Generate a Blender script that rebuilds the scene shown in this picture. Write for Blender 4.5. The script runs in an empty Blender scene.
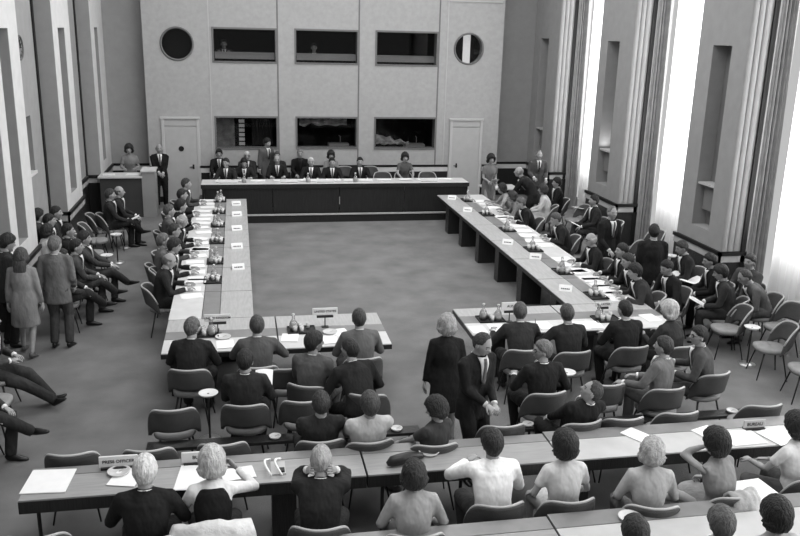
import bpy, bmesh, math, random
import numpy as np
from mathutils import Vector as V, Matrix, Quaternion, noise
random.seed(7)
C = bpy.context.scene.collection
PI = math.pi
def R(d): return math.radians(d)

# ------------------------------------------------------------------ camera
F_PX, CAM_Z = 834.9, 4.9
pit, yaw, rol = R(15.88), R(11.10), R(1.476)
_r = V((math.cos(yaw), -math.sin(yaw), 0))
FW = V((math.sin(yaw)*math.cos(pit), math.cos(yaw)*math.cos(pit), -math.sin(pit)))
_u = _r.cross(FW)
RT = _r*math.cos(rol) + _u*math.sin(rol)
UP = _u*math.cos(rol) - _r*math.sin(rol)
cam = bpy.data.cameras.new('camera'); cam.sensor_width = 36; cam.lens = F_PX/800*36; cam.clip_end = 200
co = bpy.data.objects.new('camera', cam); C.objects.link(co)
M = Matrix((RT, UP, -FW)).transposed().to_4x4(); M.translation = V((0, 0, CAM_Z)); co.matrix_world = M
bpy.context.scene.camera = co
def at(x, y, z):
    """the spot in the room, at height z, surveyed from the photograph"""
    d = FW + RT*(x-400)/F_PX - UP*(y-268)/F_PX
    t = (z-CAM_Z)/d.z
    return V((d.x*t, d.y*t, z))

# ------------------------------------------------------------------ materials
MATS = {}
def mat(name, g, rough=.7, bump=0, bscale=40, var=0, vscale=3, metal=0, spec=.3, col=None, stretch=None, emit=0):
    if name in MATS: return MATS[name]
    m = bpy.data.materials.new(name); m.use_nodes = True; nt = m.node_tree; b = nt.nodes['Principled BSDF']
    c = col or (g, g, g)
    b.inputs['Base Color'].default_value = (*c, 1); b.inputs['Roughness'].default_value = rough
    b.inputs['Metallic'].default_value = metal; b.inputs['Specular IOR Level'].default_value = spec
    if emit:
        b.inputs['Emission Color'].default_value = (1, 1, 1, 1); b.inputs['Emission Strength'].default_value = emit
    tc = nt.nodes.new('ShaderNodeTexCoord'); mp = nt.nodes.new('ShaderNodeMapping')
    nt.links.new(tc.outputs['Object'], mp.inputs[0])
    if stretch: mp.inputs['Scale'].default_value = stretch
    if var:
        n = nt.nodes.new('ShaderNodeTexNoise'); n.inputs['Scale'].default_value = vscale; n.inputs['Detail'].default_value = 6
        nt.links.new(mp.outputs[0], n.inputs['Vector'])
        r = nt.nodes.new('ShaderNodeMapRange'); r.inputs[1].default_value = .3; r.inputs[2].default_value = .7
        r.inputs[3].default_value = 1-var; r.inputs[4].default_value = 1+var
        nt.links.new(n.outputs[0], r.inputs[0])
        x = nt.nodes.new('ShaderNodeVectorMath'); x.operation = 'SCALE'; x.inputs[0].default_value = c
        nt.links.new(r.outputs[0], x.inputs['Scale']); nt.links.new(x.outputs[0], b.inputs['Base Color'])
    if bump:
        n = nt.nodes.new('ShaderNodeTexNoise'); n.inputs['Scale'].default_value = bscale; n.inputs['Detail'].default_value = 3
        nt.links.new(mp.outputs[0], n.inputs['Vector'])
        bp = nt.nodes.new('ShaderNodeBump'); bp.inputs['Strength'].default_value = bump; bp.inputs['Distance'].default_value = .11 if name.startswith('cloth') else .02
        nt.links.new(n.outputs[0], bp.inputs['Height']); nt.links.new(bp.outputs[0], b.inputs['Normal'])
    MATS[name] = m; return m
def cloth(g):
    return mat('cloth_%03d' % round(g*1000), g, .85, bump=.75, bscale=4.5, var=.22, vscale=3.5, spec=.2, stretch=(1, 1, .6))
SKIN = mat('skin', .29, .55, var=.08, vscale=20); EYE = mat('eye', .02, .3); LIP = mat('lip', .16, .5)
def hairm(g): return mat('hair_%03d' % round(g*1000), g, .55, bump=1, bscale=60, var=.35, vscale=30, stretch=(1, 1, .35))
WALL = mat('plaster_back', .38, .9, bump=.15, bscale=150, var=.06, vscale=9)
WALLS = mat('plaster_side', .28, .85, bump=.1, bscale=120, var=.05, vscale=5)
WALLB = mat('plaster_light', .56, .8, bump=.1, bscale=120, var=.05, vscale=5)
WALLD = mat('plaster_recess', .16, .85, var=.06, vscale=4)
CARPET = mat('carpet', .17, .95, bump=.5, bscale=220, var=.2, vscale=1.6)
DARKW = mat('dark_wood', .018, .35, bump=.3, bscale=30, var=.35, vscale=14, stretch=(6, 6, .3), spec=.4)
BLACK = mat('black_paint', .01, .5); DARKM = mat('dark_metal', .025, .35, metal=.3)
CHROME = mat('pale_metal', .5, .3, metal=.6)
TOPW = mat('pale_table_wood', .37, .4, bump=.1, bscale=40, var=.12, vscale=5, stretch=(8, 1, 1), spec=.5)
TOPD = mat('grey_table_linoleum', .19, .4, var=.1, vscale=6, spec=.5)
TOPL = mat('pale_table_leather', .54, .4, var=.06, vscale=6, spec=.5)
PAPER = mat('paper', .78, .7, var=.03, vscale=9); PAPERG = mat('grey_paper', .45, .7)
UPH = mat('chair_upholstery', .07, .9, bump=.4, bscale=120, var=.12, vscale=8)
UPHL = mat('seat_upholstery', .24, .85, bump=.4, bscale=120, var=.12, vscale=8)
PIPE = mat('chair_rim', .42, .5)
DOORM = mat('painted_door', .42, .6, var=.04, vscale=5)
TRIM = mat('door_trim', .48, .6)
DRAPE = mat('drape_cloth', .26, .9, var=.15, vscale=5)
INK = mat('ink', .03, .6)
CLOCKG = mat('clock_metal', .1, .5)

def glassmat():
    m = bpy.data.materials.new('clear_glass'); m.use_nodes = True; nt = m.node_tree
    nt.nodes.remove(nt.nodes['Principled BSDF']); out = nt.nodes['Material Output']
    t = nt.nodes.new('ShaderNodeBsdfTransparent'); g = nt.nodes.new('ShaderNodeBsdfGlossy'); g.inputs['Roughness'].default_value = .05
    d = nt.nodes.new('ShaderNodeBsdfDiffuse'); d.inputs[0].default_value = (.7, .7, .7, 1)
    f = nt.nodes.new('ShaderNodeLayerWeight'); f.inputs[0].default_value = .35
    a = nt.nodes.new('ShaderNodeMixShader'); b = nt.nodes.new('ShaderNodeMixShader'); b.inputs[0].default_value = .18
    nt.links.new(f.outputs['Fresnel'], a.inputs[0]); nt.links.new(t.outputs[0], a.inputs[1]); nt.links.new(g.outputs[0], a.inputs[2])
    nt.links.new(a.outputs[0], b.inputs[1]); nt.links.new(d.outputs[0], b.inputs[2]); nt.links.new(b.outputs[0], out.inputs[0])
    return m
GLASS = glassmat()
def panemat():
    m = bpy.data.materials.new('booth_pane'); m.use_nodes = True; nt = m.node_tree
    nt.nodes.remove(nt.nodes['Principled BSDF']); out = nt.nodes['Material Output']
    t = nt.nodes.new('ShaderNodeBsdfTransparent'); t.inputs[0].default_value = (.75, .75, .75, 1)
    g = nt.nodes.new('ShaderNodeBsdfGlossy'); g.inputs['Roughness'].default_value = .02
    a = nt.nodes.new('ShaderNodeMixShader'); a.inputs[0].default_value = .012
    nt.links.new(t.outputs[0], a.inputs[1]); nt.links.new(g.outputs[0], a.inputs[2]); nt.links.new(a.outputs[0], out.inputs[0])
    return m
PANE = panemat()
def sheermat():
    m = bpy.data.materials.new('sheer_cloth'); m.use_nodes = True; nt = m.node_tree
    nt.nodes.remove(nt.nodes['Principled BSDF']); out = nt.nodes['Material Output']
    t = nt.nodes.new('ShaderNodeBsdfTranslucent'); t.inputs[0].default_value = (.85, .85, .85, 1)
    d = nt.nodes.new('ShaderNodeBsdfDiffuse'); d.inputs[0].default_value = (.6, .6, .6, 1)
    a = nt.nodes.new('ShaderNodeMixShader'); a.inputs[0].default_value = .25
    nt.links.new(t.outputs[0], a.inputs[1]); nt.links.new(d.outputs[0], a.inputs[2]); nt.links.new(a.outputs[0], out.inputs[0])
    return m
SHEER = sheermat()
DAY = mat('daylight_glass', .8, .5, emit=7)

# ------------------------------------------------------------------ mesh helpers
class G:
    def __init__(s): s.v = []; s.f = []; s.m = []
    def box(s, x0, x1, y0, y1, z0, z1, m=0):
        n = len(s.v)
        s.v += [(x, y, z) for z in (z0, z1) for y in (y0, y1) for x in (x0, x1)]
        for q in ((0, 2, 3, 1), (4, 5, 7, 6), (0, 1, 5, 4), (2, 6, 7, 3), (0, 4, 6, 2), (1, 3, 7, 5)):
            s.f.append([n+i for i in q]); s.m.append(m)
        return s
    def tube(s, pts, rads, n=10, lat=None, m=0, cap=True, closed=False):
        pts = [V(p) for p in pts]; k = len(pts); b = len(s.v)
        prev = None
        for i, p in enumerate(pts):
            if closed: t = pts[(i+1) % k]-pts[i-1]
            else: t = pts[min(i+1, k-1)]-pts[max(i-1, 0)]
            t.normalize()
            l = (V(lat[i]) if isinstance(lat, list) else V(lat)) if lat is not None else (prev or (V((1, 0, 0)) if abs(t.x) < .8 else V((0, 1, 0))))
            x = l - t*l.dot(t)
            if x.length < 1e-4: x = t.orthogonal()
            x.normalize(); prev = x; y = t.cross(x)
            r = rads[i] if isinstance(rads, (list, tuple)) else rads
            rx, ry = r if isinstance(r, (list, tuple)) else (r, r)
            for j in range(n):
                a = 2*PI*j/n; s.v.append(tuple(p + x*(rx*math.cos(a)) + y*(ry*math.sin(a))))
        for i in range(k if closed else k-1):
            i2 = (i+1) % k
            for j in range(n):
                s.f.append([b+i*n+j, b+i*n+(j+1) % n, b+i2*n+(j+1) % n, b+i2*n+j]); s.m.append(m)
        if cap and not closed:
            s.f.append([b+j for j in range(n)][::-1]); s.m.append(m)
            s.f.append([b+(k-1)*n+j for j in range(n)]); s.m.append(m)
        return s
    def ball(s, c, r, nu=12, nv=8, m=0, rot=None):
        c = V(c); r = r if isinstance(r, (list, tuple)) else (r, r, r); b = len(s.v)
        s.v.append(None)
        for i in range(1, nv):
            for j in range(nu):
                s.v.append(V((r[0]*math.sin(PI*i/nv)*math.cos(2*PI*j/nu), r[1]*math.sin(PI*i/nv)*math.sin(2*PI*j/nu), r[2]*math.cos(PI*i/nv))))
        s.v.append(V((0, 0, -r[2]))); s.v[b] = V((0, 0, r[2]))
        for i in range(b, len(s.v)):
            q = s.v[i]; s.v[i] = tuple(c + (rot @ q if rot else q))
        e = len(s.v)-1
        for j in range(nu):
            j2 = (j+1) % nu
            s.f.append([b, b+1+j, b+1+j2]); s.m.append(m)
            s.f.append([e, e-nu+j2, e-nu+j]); s.m.append(m)
            for i in range(nv-2):
                a = b+1+i*nu; s.f.append([a+j, a+nu+j, a+nu+j2, a+j2]); s.m.append(m)
        return s
    def lathe(s, prof, n=16, m=0, c=(0, 0, 0)):
        b = len(s.v); k = len(prof)
        for r, z in prof:
            for j in range(n): s.v.append((c[0]+max(r, 1e-4)*math.cos(2*PI*j/n), c[1]+max(r, 1e-4)*math.sin(2*PI*j/n), c[2]+z))
        for i in range(k-1):
            for j in range(n): s.f.append([b+i*n+j, b+i*n+(j+1) % n, b+(i+1)*n+(j+1) % n, b+(i+1)*n+j]); s.m.append(m)
        s.f.append([b+j for j in range(n)][::-1]); s.f.append([b+(k-1)*n+j for j in range(n)]); s.m += [m, m]
        return s
    def grid(s, fn, nu, nv, m=0):
        b = len(s.v)
        for i in range(nu+1):
            for j in range(nv+1): s.v.append(tuple(fn(i/nu, j/nv)))
        for i in range(nu):
            for j in range(nv):
                a = b+i*(nv+1)+j; s.f.append([a, a+nv+1, a+nv+2, a+1]); s.m.append(m)
        return s
    def sheet(s, fn, nu, nv, th, m=0):
        """a closed slab: fn(u,v)->(point, normal)"""
        b = len(s.v); W = nv+1
        for side in (1, -1):
            for i in range(nu+1):
                for j in range(nv+1):
                    p, n = fn(i/nu, j/nv); s.v.append(tuple(V(p)+V(n)*(side*th/2)))
        K = (nu+1)*W
        for i in range(nu):
            for j in range(nv):
                a = b+i*W+j
                s.f.append([a, a+W, a+W+1, a+1]); s.m.append(m)
                s.f.append([K+a, K+a+1, K+a+W+1, K+a+W]); s.m.append(m)
        for i in range(nu):
            for a in (b+i*W, b+i*W+nv):
                s.f.append([a, a+W, K+a+W, K+a]); s.m.append(m)
        for j in range(nv):
            for a in (b+j, b+nu*W+j):
                s.f.append([a, a+1, K+a+1, K+a]); s.m.append(m)
        return s
    def mesh(s, name, mats, smooth=False, fix=True):
        me = bpy.data.meshes.new(name); me.from_pydata([tuple(q) for q in s.v], [], s.f)
        mats = mats if isinstance(mats, (list, tuple)) else [mats]
        for q in mats: me.materials.append(q)
        me.polygons.foreach_set('material_index', s.m)
        me.polygons.foreach_set('use_smooth', [smooth]*len(s.f))
        if fix:
            bm = bmesh.new(); bm.from_mesh(me); bmesh.ops.recalc_face_normals(bm, faces=bm.faces); bm.to_mesh(me); bm.free()
        me.update(); return me
def props(o, label=None, cat=None, group=None, kind=None):
    for k, v in (('label', label), ('category', cat), ('group', group), ('kind', kind)):
        if v: o[k] = v
    return o
def obj(name, g, mats, parent=None, smooth=False, loc=None, rz=0, bevel=0):
    me = g if isinstance(g, bpy.types.Mesh) else g.mesh(name, mats, smooth)
    o = bpy.data.objects.new(name, me); C.objects.link(o)
    if parent: o.parent = parent
    if loc is not None: o.location = loc
    o.rotation_euler.z = rz
    if bevel:
        b = o.modifiers.new('bevel', 'BEVEL'); b.width = bevel; b.segments = 2; b.limit_method = 'ANGLE'
    return o
def empty(name, label, cat, loc=(0, 0, 0), rz=0, group=None):
    o = bpy.data.objects.new(name, None); C.objects.link(o); o.location = loc; o.rotation_euler.z = rz
    o.empty_display_size = .1
    return props(o, label, cat, group)
def struct(name, g, mats, parent=None, smooth=False, bevel=0):
    o = obj(name, g, mats, parent, smooth, bevel=bevel)
    if not parent: o['kind'] = 'structure'
    return o
def copy_tree(o, loc, rz, label=None, group=None, parent=None):
    kids = [c for c in KIDS.get(o.name, [])]
    c = o.copy(); C.objects.link(c); c.location = loc; c.rotation_euler.z = rz
    if label: c['label'] = label
    if group: c['group'] = group
    for k in kids:
        d = k.copy(); C.objects.link(d); d.parent = c
        for q in KIDS.get(k.name, []):
            e = q.copy(); C.objects.link(e); e.parent = d
    return c
KIDS = {}
def learn(o):
    KIDS[o.name] = [c for c in C.objects if c.parent == o]
    for c in KIDS[o.name]: KIDS[c.name] = [d for d in C.objects if d.parent == c]
def lettering(txt, size, parent, loc, rot, m=INK, name='lettering'):
    cu = bpy.data.curves.new(name, 'FONT'); cu.body = txt; cu.size = size; cu.align_x = 'CENTER'; cu.align_y = 'CENTER'
    cu.extrude = .0008; cu.offset = size*.02; cu.materials.append(m)
    o = bpy.data.objects.new(name, cu); C.objects.link(o); bpy.context.view_layer.update()
    me = bpy.data.meshes.new_from_object(o.evaluated_get(bpy.context.evaluated_depsgraph_get())); bpy.data.objects.remove(o)
    o = bpy.data.objects.new(name, me); C.objects.link(o); o.parent = parent; o.location = loc; o.rotation_euler = rot
    return o

# ------------------------------------------------------------------ room
YB = 24.4       # back wall face
ZT = 7.2
XR, XRR = 8.85, 9.45
XL, XLR = -3.6, -3.95
struct('floor', G().box(-4.6, 10.4, -1, 25.6, -.1, 0), CARPET)

# back wall: panelled front with booth windows, two doors, two portholes
def rects_wall(x0, x1, z0, z1, holes, y0, y1):
    g = G(); xs = sorted({x0, x1, *[h[0] for h in holes], *[h[1] for h in holes]}); zs = sorted({z0, z1, *[h[2] for h in holes], *[h[3] for h in holes]})
    for i in range(len(xs)-1):
        run = None
        for k in range(len(zs)-1):
            cx, cz = (xs[i]+xs[i+1])/2, (zs[k]+zs[k+1])/2
            if any(h[0] < cx < h[1] and h[2] < cz < h[3] for h in holes): continue
            g.box(xs[i], xs[i+1], y0, y1, zs[k], zs[k+1])
    return g
UW = [(-.62, 1.07, 3.96, 4.82), (1.65, 3.38, 3.96, 4.83), (3.95, 5.7, 3.95, 4.84)]
LW = [(-.62, 1.07, 1.55, 2.40), (1.66, 3.38, 1.56, 2.40), (3.95, 5.73, 1.54, 2.40)]
PH = [(-1.6, 4.40, .43), (6.67, 4.43, .43)]
holes = UW + LW + [(c[0]-.5, c[0]+.5, c[1]-.5, c[1]+.5) for c in PH]
g = rects_wall(-2.5, 7.7, 0, ZT, holes, YB, YB+.3)
for cx, cz, r in PH:   # square infill with round hole
    n = 40; b = len(g.v)
    for j in range(n):
        a = 2*PI*j/n; ca, sa = math.cos(a), math.sin(a); k = .5/max(abs(ca), abs(sa))
        g.v += [(cx+r*ca, YB, cz+r*sa), (cx+k*ca, YB, cz+k*sa), (cx+r*ca, YB+.3, cz+r*sa)]
    for j in range(n):
        p, q = b+3*j, b+3*((j+1) % n)
        g.f += [[p, q, q+1, p+1], [p, p+2, q+2, q]]; g.m += [0, 0]
struct('wall_back', g, WALL)
g = G().box(-4.6, -2.5, 24.9, 25.1, 0, ZT).box(7.7, 10.4, 24.9, 25.1, 0, ZT)
struct('wall_back_recess', g, WALLS)
# seams and slim fillets on the back wall
g = G()
for x in (1.13, 3.43, 5.77): g.box(x-.02, x+.02, YB-.006, YB+.01, 0, ZT)
struct('trim_1', g, WALLD)
g = G()
for x in (-.74, 6.02): g.box(x-.012, x+.012, YB-.012, YB+.01, 0, ZT)
g.box(6.0, 7.62, YB-.03, YB, 5.74, 5.78)
struct('trim_2', g, TRIM)
# door joinery
def door(n, x0, x1, knob):
    d = empty('door_%d' % n, None, None, ((x0+x1)/2, YB, 0)); d['kind'] = 'structure'; w = (x1-x0)/2
    obj('door_frame', G().box(-w-.05, -w+.03, -.05, 0, 0, 2.40).box(w-.03, w+.05, -.05, 0, 0, 2.40).box(-w-.07, w+.07, -.07, 0, 2.36, 2.42), TRIM, d, bevel=.006)
    dl = obj('door_leaf', G().box(-w+.03, w-.03, -.035, 0, 0, 2.14).box(-w+.03, w-.03, -.025, 0, 2.17, 2.36), DOORM, d, bevel=.006)
    obj('door_handle', G().box(knob, knob+.12, -.07, -.055, 1.0, 1.02).box(knob+.09, knob+.11, -.06, -.03, 1.0, 1.02).box(knob+.07, knob+.12, -.04, -.03, .95, 1.08), DARKM, dl)
    return d
d1 = door(1, -2.08, -1.14, .22)
obj('round_porthole', G().tube([(0, -.05, 1.53), (0, -.03, 1.53)], .075, 20, lat=(1, 0, 0)), BLACK, d1)
door(2, 6.24, 7.15, -.36)
# round portholes
for n, (cx, cz, r) in enumerate(PH):
    w = empty('window_%d' % (7+n), None, None, (cx, YB, cz)); w['kind'] = 'structure'
    ring = [(r*math.cos(2*PI*j/40), -.01, r*math.sin(2*PI*j/40)) for j in range(40)]
    obj('window_frame', G().tube(ring, .028, 8, closed=True), WALLD, w, smooth=True)
    g = G().tube([(0, .1, 0), (0, .11, 0)], r, 40, lat=(1, 0, 0))
    obj('pane', g, PANE, w)
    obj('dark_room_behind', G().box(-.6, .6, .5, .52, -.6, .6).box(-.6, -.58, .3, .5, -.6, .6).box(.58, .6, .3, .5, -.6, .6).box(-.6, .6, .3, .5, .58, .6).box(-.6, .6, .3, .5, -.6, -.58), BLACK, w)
    if n: obj('glowing_curtain_strip', G().box(-.1, .12, .3, .32, -.5, .5), mat('glow_strip', .8, .6, emit=.75), w)  # strip glows by itself in place of light falling on a curtain
# interpreters' booths
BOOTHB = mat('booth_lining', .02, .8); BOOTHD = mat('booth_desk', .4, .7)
for n, (x0, x1, z0, z1) in enumerate(UW+LW):
    up = n < 3
    w = empty('window_%d' % (n+1), None, None, ((x0+x1)/2, YB, z0)); w['kind'] = 'structure'; h = (x1-x0)/2; H = z1-z0
    g = G().box(-h-.05, h+.05, -.02, .05, -.05, 0).box(-h-.05, h+.05, -.02, .05, H, H+.05).box(-h-.05, -h, -.02, .05, 0, H).box(h, h+.05, -.02, .05, 0, H)
    obj('window_frame', g, WALLD, w)
    obj('pane', G().box(-h, h, .045, .055, 0, H), PANE, w)
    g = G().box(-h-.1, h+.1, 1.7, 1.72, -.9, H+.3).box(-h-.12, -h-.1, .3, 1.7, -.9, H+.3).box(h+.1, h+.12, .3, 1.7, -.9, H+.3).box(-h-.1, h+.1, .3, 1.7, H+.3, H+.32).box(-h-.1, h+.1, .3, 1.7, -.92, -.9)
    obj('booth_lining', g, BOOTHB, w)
    if up: obj('booth_desk', G().box(-h+.02, h-.02, .12, .6, .19, .24).box(-h+.02, h-.02, .12, .14, .06, .2), BOOTHD, w)
    else:
        # behind the lower panes: a curtain, and pale shapes put in for glass reflections
        if n == 3:
            g = G().box(-h, -h+.5, .5, .52, -.1, H); obj('pale_panel', g, mat('pale_panel', .3, .8, var=.5, vscale=4), w)
            g = G()
            for k in range(6): g.box(-.22, -.06, .4, .42, .02+k*.13, .11+k*.13)
            obj('glow_slats', g, mat('glow_slats', .5, .6, emit=.15), w)  # slats glow by themselves to make the pale patch in the glass
            obj('curtain', G().grid(lambda u, v: (.15+.6*u, .6+.03*math.sin(u*40), H*v), 40, 2), mat('booth_curtain', .06, .8), w, smooth=True)
        else:
            def fn(u, v, n=n): return (-h+.1+u*(1.0 if n == 5 else 1.4), .5+.1*noise.noise((u*4, v*4, n)), (.05+.25*v*(1.2-u) if n == 5 else H-.25+.2*v)+.08*noise.noise((u*6, v*3, n+5)))
            obj('pale_shape', G().grid(fn, 20, 8), mat('dim_pale', .5, .8, var=.5, vscale=6), w, smooth=True)
            obj('booth_microphone', G().tube([(.45, .5, -.1), (.45, .5, .25), (.4, .4, .3)], .012, 6).box(.1, .7, .4, .8, -.1, .05), BOOTHD, w)
# rail and skirting of the back wall
g = G()
for x0, x1, y in ((-1.12, 6.16, YB), (-2.5, -2.16, YB), (7.24, 7.7, YB), (7.7, 9.4, 24.9), (-4, -2.5, 24.9)):
    g.box(x0, x1, y-.05, y, .98, 1.04)
    g.box(x0, x1, y-.03, y, .0, .16)
struct('trim_3', g, BLACK)
g = G()
for x0, x1, y in ((-1.12, 6.16, YB), (7.24, 7.7, YB), (7.7, 9.4, 24.9), (-4, -2.5, 24.9)):
    g.box(x0, x1, y-.04, y, .84, .97)
struct('trim_4', g, WALLB)
g = G()
for x0, x1, y in ((-1.12, 6.16, YB), (7.24, 7.7, YB), (7.7, 9.4, 24.9), (-4, -2.5, 24.9)):
    g.box(x0, x1, y-.02, y, .16, .84)
struct('trim_5', g, DARKW)

# side walls: piers with tall niches, recessed bays between
PIERS = [(4.7, 6.4), (9.25, 10.95), (13.8, 15.45), (18.3, 20.1), (22.9, 24.9)]
def side_wall(name, xf, xr, s, niches, lowshelf):
    gl, gd, gr = G(), G(), G()
    def bx(g, xa, xb, *a): g.box(min(xa, xb), max(xa, xb), *a)
    for (y0, y1), (n0, n1) in zip(PIERS, niches):
        zb, zt = 1.33, 4.78
        bx(gl, xf, xr+s*.3, y0, n0, 0, ZT); bx(gl, xf, xr+s*.3, n1, y1, 0, ZT)
        bx(gl, xf, xr+s*.3, n0, n1, 0, zb); bx(gl, xf, xr+s*.3, n0, n1, zt, ZT)
        if s < 0:
            for a_ in ((y0, n0, 0, ZT), (n1, y1, 0, ZT), (n0, n1, 0, zb), (n0, n1, zt, ZT)): gl.box(xf, xf+.008, *a_, 1)  # pale skin paints window light onto the left pier faces
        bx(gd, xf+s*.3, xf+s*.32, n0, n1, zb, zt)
        # slim raised fillets on the pier return
        for q in range(3 if s > 0 else 0): gl.tube([(xf+s*(.06+q*.12), y0, 1.05), (xf+s*(.06+q*.12), y0, ZT)], [(.055, .03)]*2, 12, lat=(1, 0, 0))
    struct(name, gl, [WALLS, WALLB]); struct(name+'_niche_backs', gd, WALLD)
NR = [(5.2, 5.9), (9.75, 10.4), (14.3, 14.93), (19.0, 19.66), (23.7, 24.35)]
NL = [(5.2, 5.9), (9.75, 10.4), (14.2, 14.83), (18.8, 19.5), (23.45, 24.0)]
side_wall('wall_right', XR, XRR, 1, NR, True)
side_wall('wall_left', XL, XLR, -1, NL, False)
# light fittings standing in the niches
for i, (n0, n1) in enumerate(NR[2:]):
    f = empty('niche_lamp', ['pale box uplight in the niche of the nearest right-hand pier', 'lit pale box uplight in the niche of the middle right-hand pier', 'pale box uplight in the niche of the right-hand pier by the far corner'][i], 'wall lamp', (XR+.12, (n0+n1)/2, 2.15), group='uplights in the wall niches')
    w = (n1-n0)/2-.03
    obj('lamp_shelf', G().box(-.1, .18, -w, w, 0, .04), PIPE, f); obj('lamp_box', G().box(.02, .17, -w+.05, w-.05, -.5, 0), WALLD, f)
    if i == 1:
        li = bpy.data.lights.new('niche_glow', 'AREA'); li.shape = 'RECTANGLE'; li.size = .15; li.size_y = .5; li.energy = 3.5
        lo = bpy.data.objects.new('niche_glow', li); C.objects.link(lo); lo.location = (XR+.14, (n0+n1)/2, 2.22); lo.rotation_euler = (PI, 0, 0)
# bays on the right: daylight windows, sheers, drapes; bays on the left: plain recess
bays = [(-1, 4.7), (6.4, 9.25), (10.95, 13.8), (15.45, 18.3), (20.1, 22.9)]
g = G()
for y0, y1 in bays: g.box(10.1, 10.2, y0-.1, y1+.1, 0, 1.35).box(10.1, 10.2, y0-.1, y1+.1, 7.0, ZT)
struct('wall_right_under_windows', g, WALLS)
BAYN = ['behind', 'near', 'at the right edge', 'between the near and middle piers', 'between the middle and corner piers']
for i, (y0, y1) in enumerate(bays):
    w = empty('window_%d' % (9+i), None, None, (10.1, (y0+y1)/2, 1.0)); w['kind'] = 'structure'; h = (y1-y0)/2
    obj('pane', G().box(0, .02, -h-.1, h+.1, .35, 6), DAY, w)
    g = G()
    for k in range(3): g.box(-.04, 0, -h+(k+.5)*h*2/3-.02, -h+(k+.5)*h*2/3+.02, .35, 6)
    obj('window_frame', g, WALLD, w)
    L = y1-y0
    if i >= 2:
        c = empty('sheer_curtain', 'bright white sheer curtain drawn over the window '+BAYN[i], 'curtain', (9.6, (y0+y1)/2, 0), group='sheer window curtains')
        def fn(u, v): return ((.045*math.sin(u*70+2*math.sin(u*9)))*(1-.4*v), -h+.02+u*(L-.45), .03+v*6.6)
        obj('curtain_cloth', G().grid(fn, 200, 6), SHEER, c, smooth=True)
        obj('curtain_rail', G().tube([(0, -h, 6.66), (0, h, 6.66)], .02, 8), DARKM, c)
        c = empty('grey_drape', 'grey gathered drape at the far side of the window '+BAYN[i], 'curtain', (9.32, y1-.06, 0), group='grey gathered drapes')
        def fn(u, v): return (u*.21+.012*math.sin(u*20), -.05-.035*math.sin(u*26)-.25*u*(.4+.6*(1-v)), .02+v*6.6)
        obj('curtain_cloth', G().grid(fn, 60, 4), DRAPE, c, smooth=True)
        obj('drape_hem', G().box(0, .26, -.06, -.04, .0, .02), DRAPE, c)
# black strips paint the shaded gap beside every drape and along left bays
g = G()
for y0, y1 in PIERS[1:]:
    g.box(9.25, 9.34, y0-.04, y0+.02, 0, ZT)
struct('dark_gap_1', g, BLACK)
g = G()
for y0, y1 in PIERS[2:]: g.box(XLR, XLR+.03, y0-.12, y0, 0, ZT)
struct('dark_gap_2', g, BLACK)
# left recess wall with the raised booth opening
ob = (16.25, 17.35, 2.05, 3.15)
g = G()
def lw(g, y0, y1, z0, z1): g.box(XLR-.2, XLR, y0, y1, z0, z1)
lw(g, -1, ob[0], 0, ZT); lw(g, ob[1], 25, 0, ZT); lw(g, ob[0], ob[1], 0, 1.0); lw(g, ob[0], ob[1], ob[3], ZT); lw(g, 16.6, ob[1], 1.0, ob[2])
struct('wall_left_recess', g, WALLS)
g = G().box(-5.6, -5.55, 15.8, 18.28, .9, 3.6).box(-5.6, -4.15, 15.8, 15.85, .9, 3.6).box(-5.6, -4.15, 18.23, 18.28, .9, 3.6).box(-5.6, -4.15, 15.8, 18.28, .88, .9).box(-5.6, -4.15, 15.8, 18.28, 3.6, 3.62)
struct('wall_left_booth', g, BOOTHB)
struct('trim_8', G().box(XLR-.15, XLR+.03, 16.2, 17.4, 2.02, 2.08), WALLB)
g = G(); g2 = G(); g3 = G()
def rails(xf, s, p, bayx):
    def bx(g, xa, xb, *a): g.box(min(xa, xb), max(xa, xb), *a)
    for y0, y1 in p:
        for gg, z0, z1, t in ((g, .97, 1.04, .06), (g2, .84, .97, .04), (g3, 0, .84, .025)):
            bx(gg, xf, xf-s*t, y0-t, y1+t if y1 < 24 else y1, z0, z1)
            bx(gg, xf-s*t, bayx, y0-t, y0, z0, z1)
rails(XR, 1, PIERS, XRR); rails(XL, -1, PIERS, XLR)
for y0, y1 in bays:
    g.box(XLR, XLR+.06, y0, y1, .97, 1.04); g2.box(XLR, XLR+.04, y0, y1, .84, .97); g3.box(XLR, XLR+.025, y0, y1, 0, .84)
struct('trim_9', g, BLACK); struct('trim_10', g2, mat('rail_band', .38, .7, var=.1)); struct('trim_11', g3, DARKW)
# wall clock
c = empty('wall_clock', 'small round dark wall clock high on the left wall', 'clock', (XLR+.005, 16.88, 4.42))
obj('clock_rim', G().tube([(.035, .21*math.cos(2*PI*j/24), .21*math.sin(2*PI*j/24)) for j in range(24)], .02, 6, closed=True), CLOCKG, c, smooth=True)
g = G().tube([(0, 0, 0), (.03, 0, 0)], .2, 24, lat=(0, 1, 0))
for j in range(12):
    a = PI*j/6; g.tube([(.031, .12*math.cos(a), .12*math.sin(a)), (.031, .18*math.cos(a), .18*math.sin(a))], .009, 5, m=1)
obj('clock_face', g, [WALLD, INK], c)
obj('hour_hand', G().tube([(.04, 0, 0), (.04, .1, .07)], .011, 5), INK, c); obj('minute_hand', G().tube([(.045, 0, 0), (.045, -.03, .14)], .008, 5), INK, c)

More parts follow.
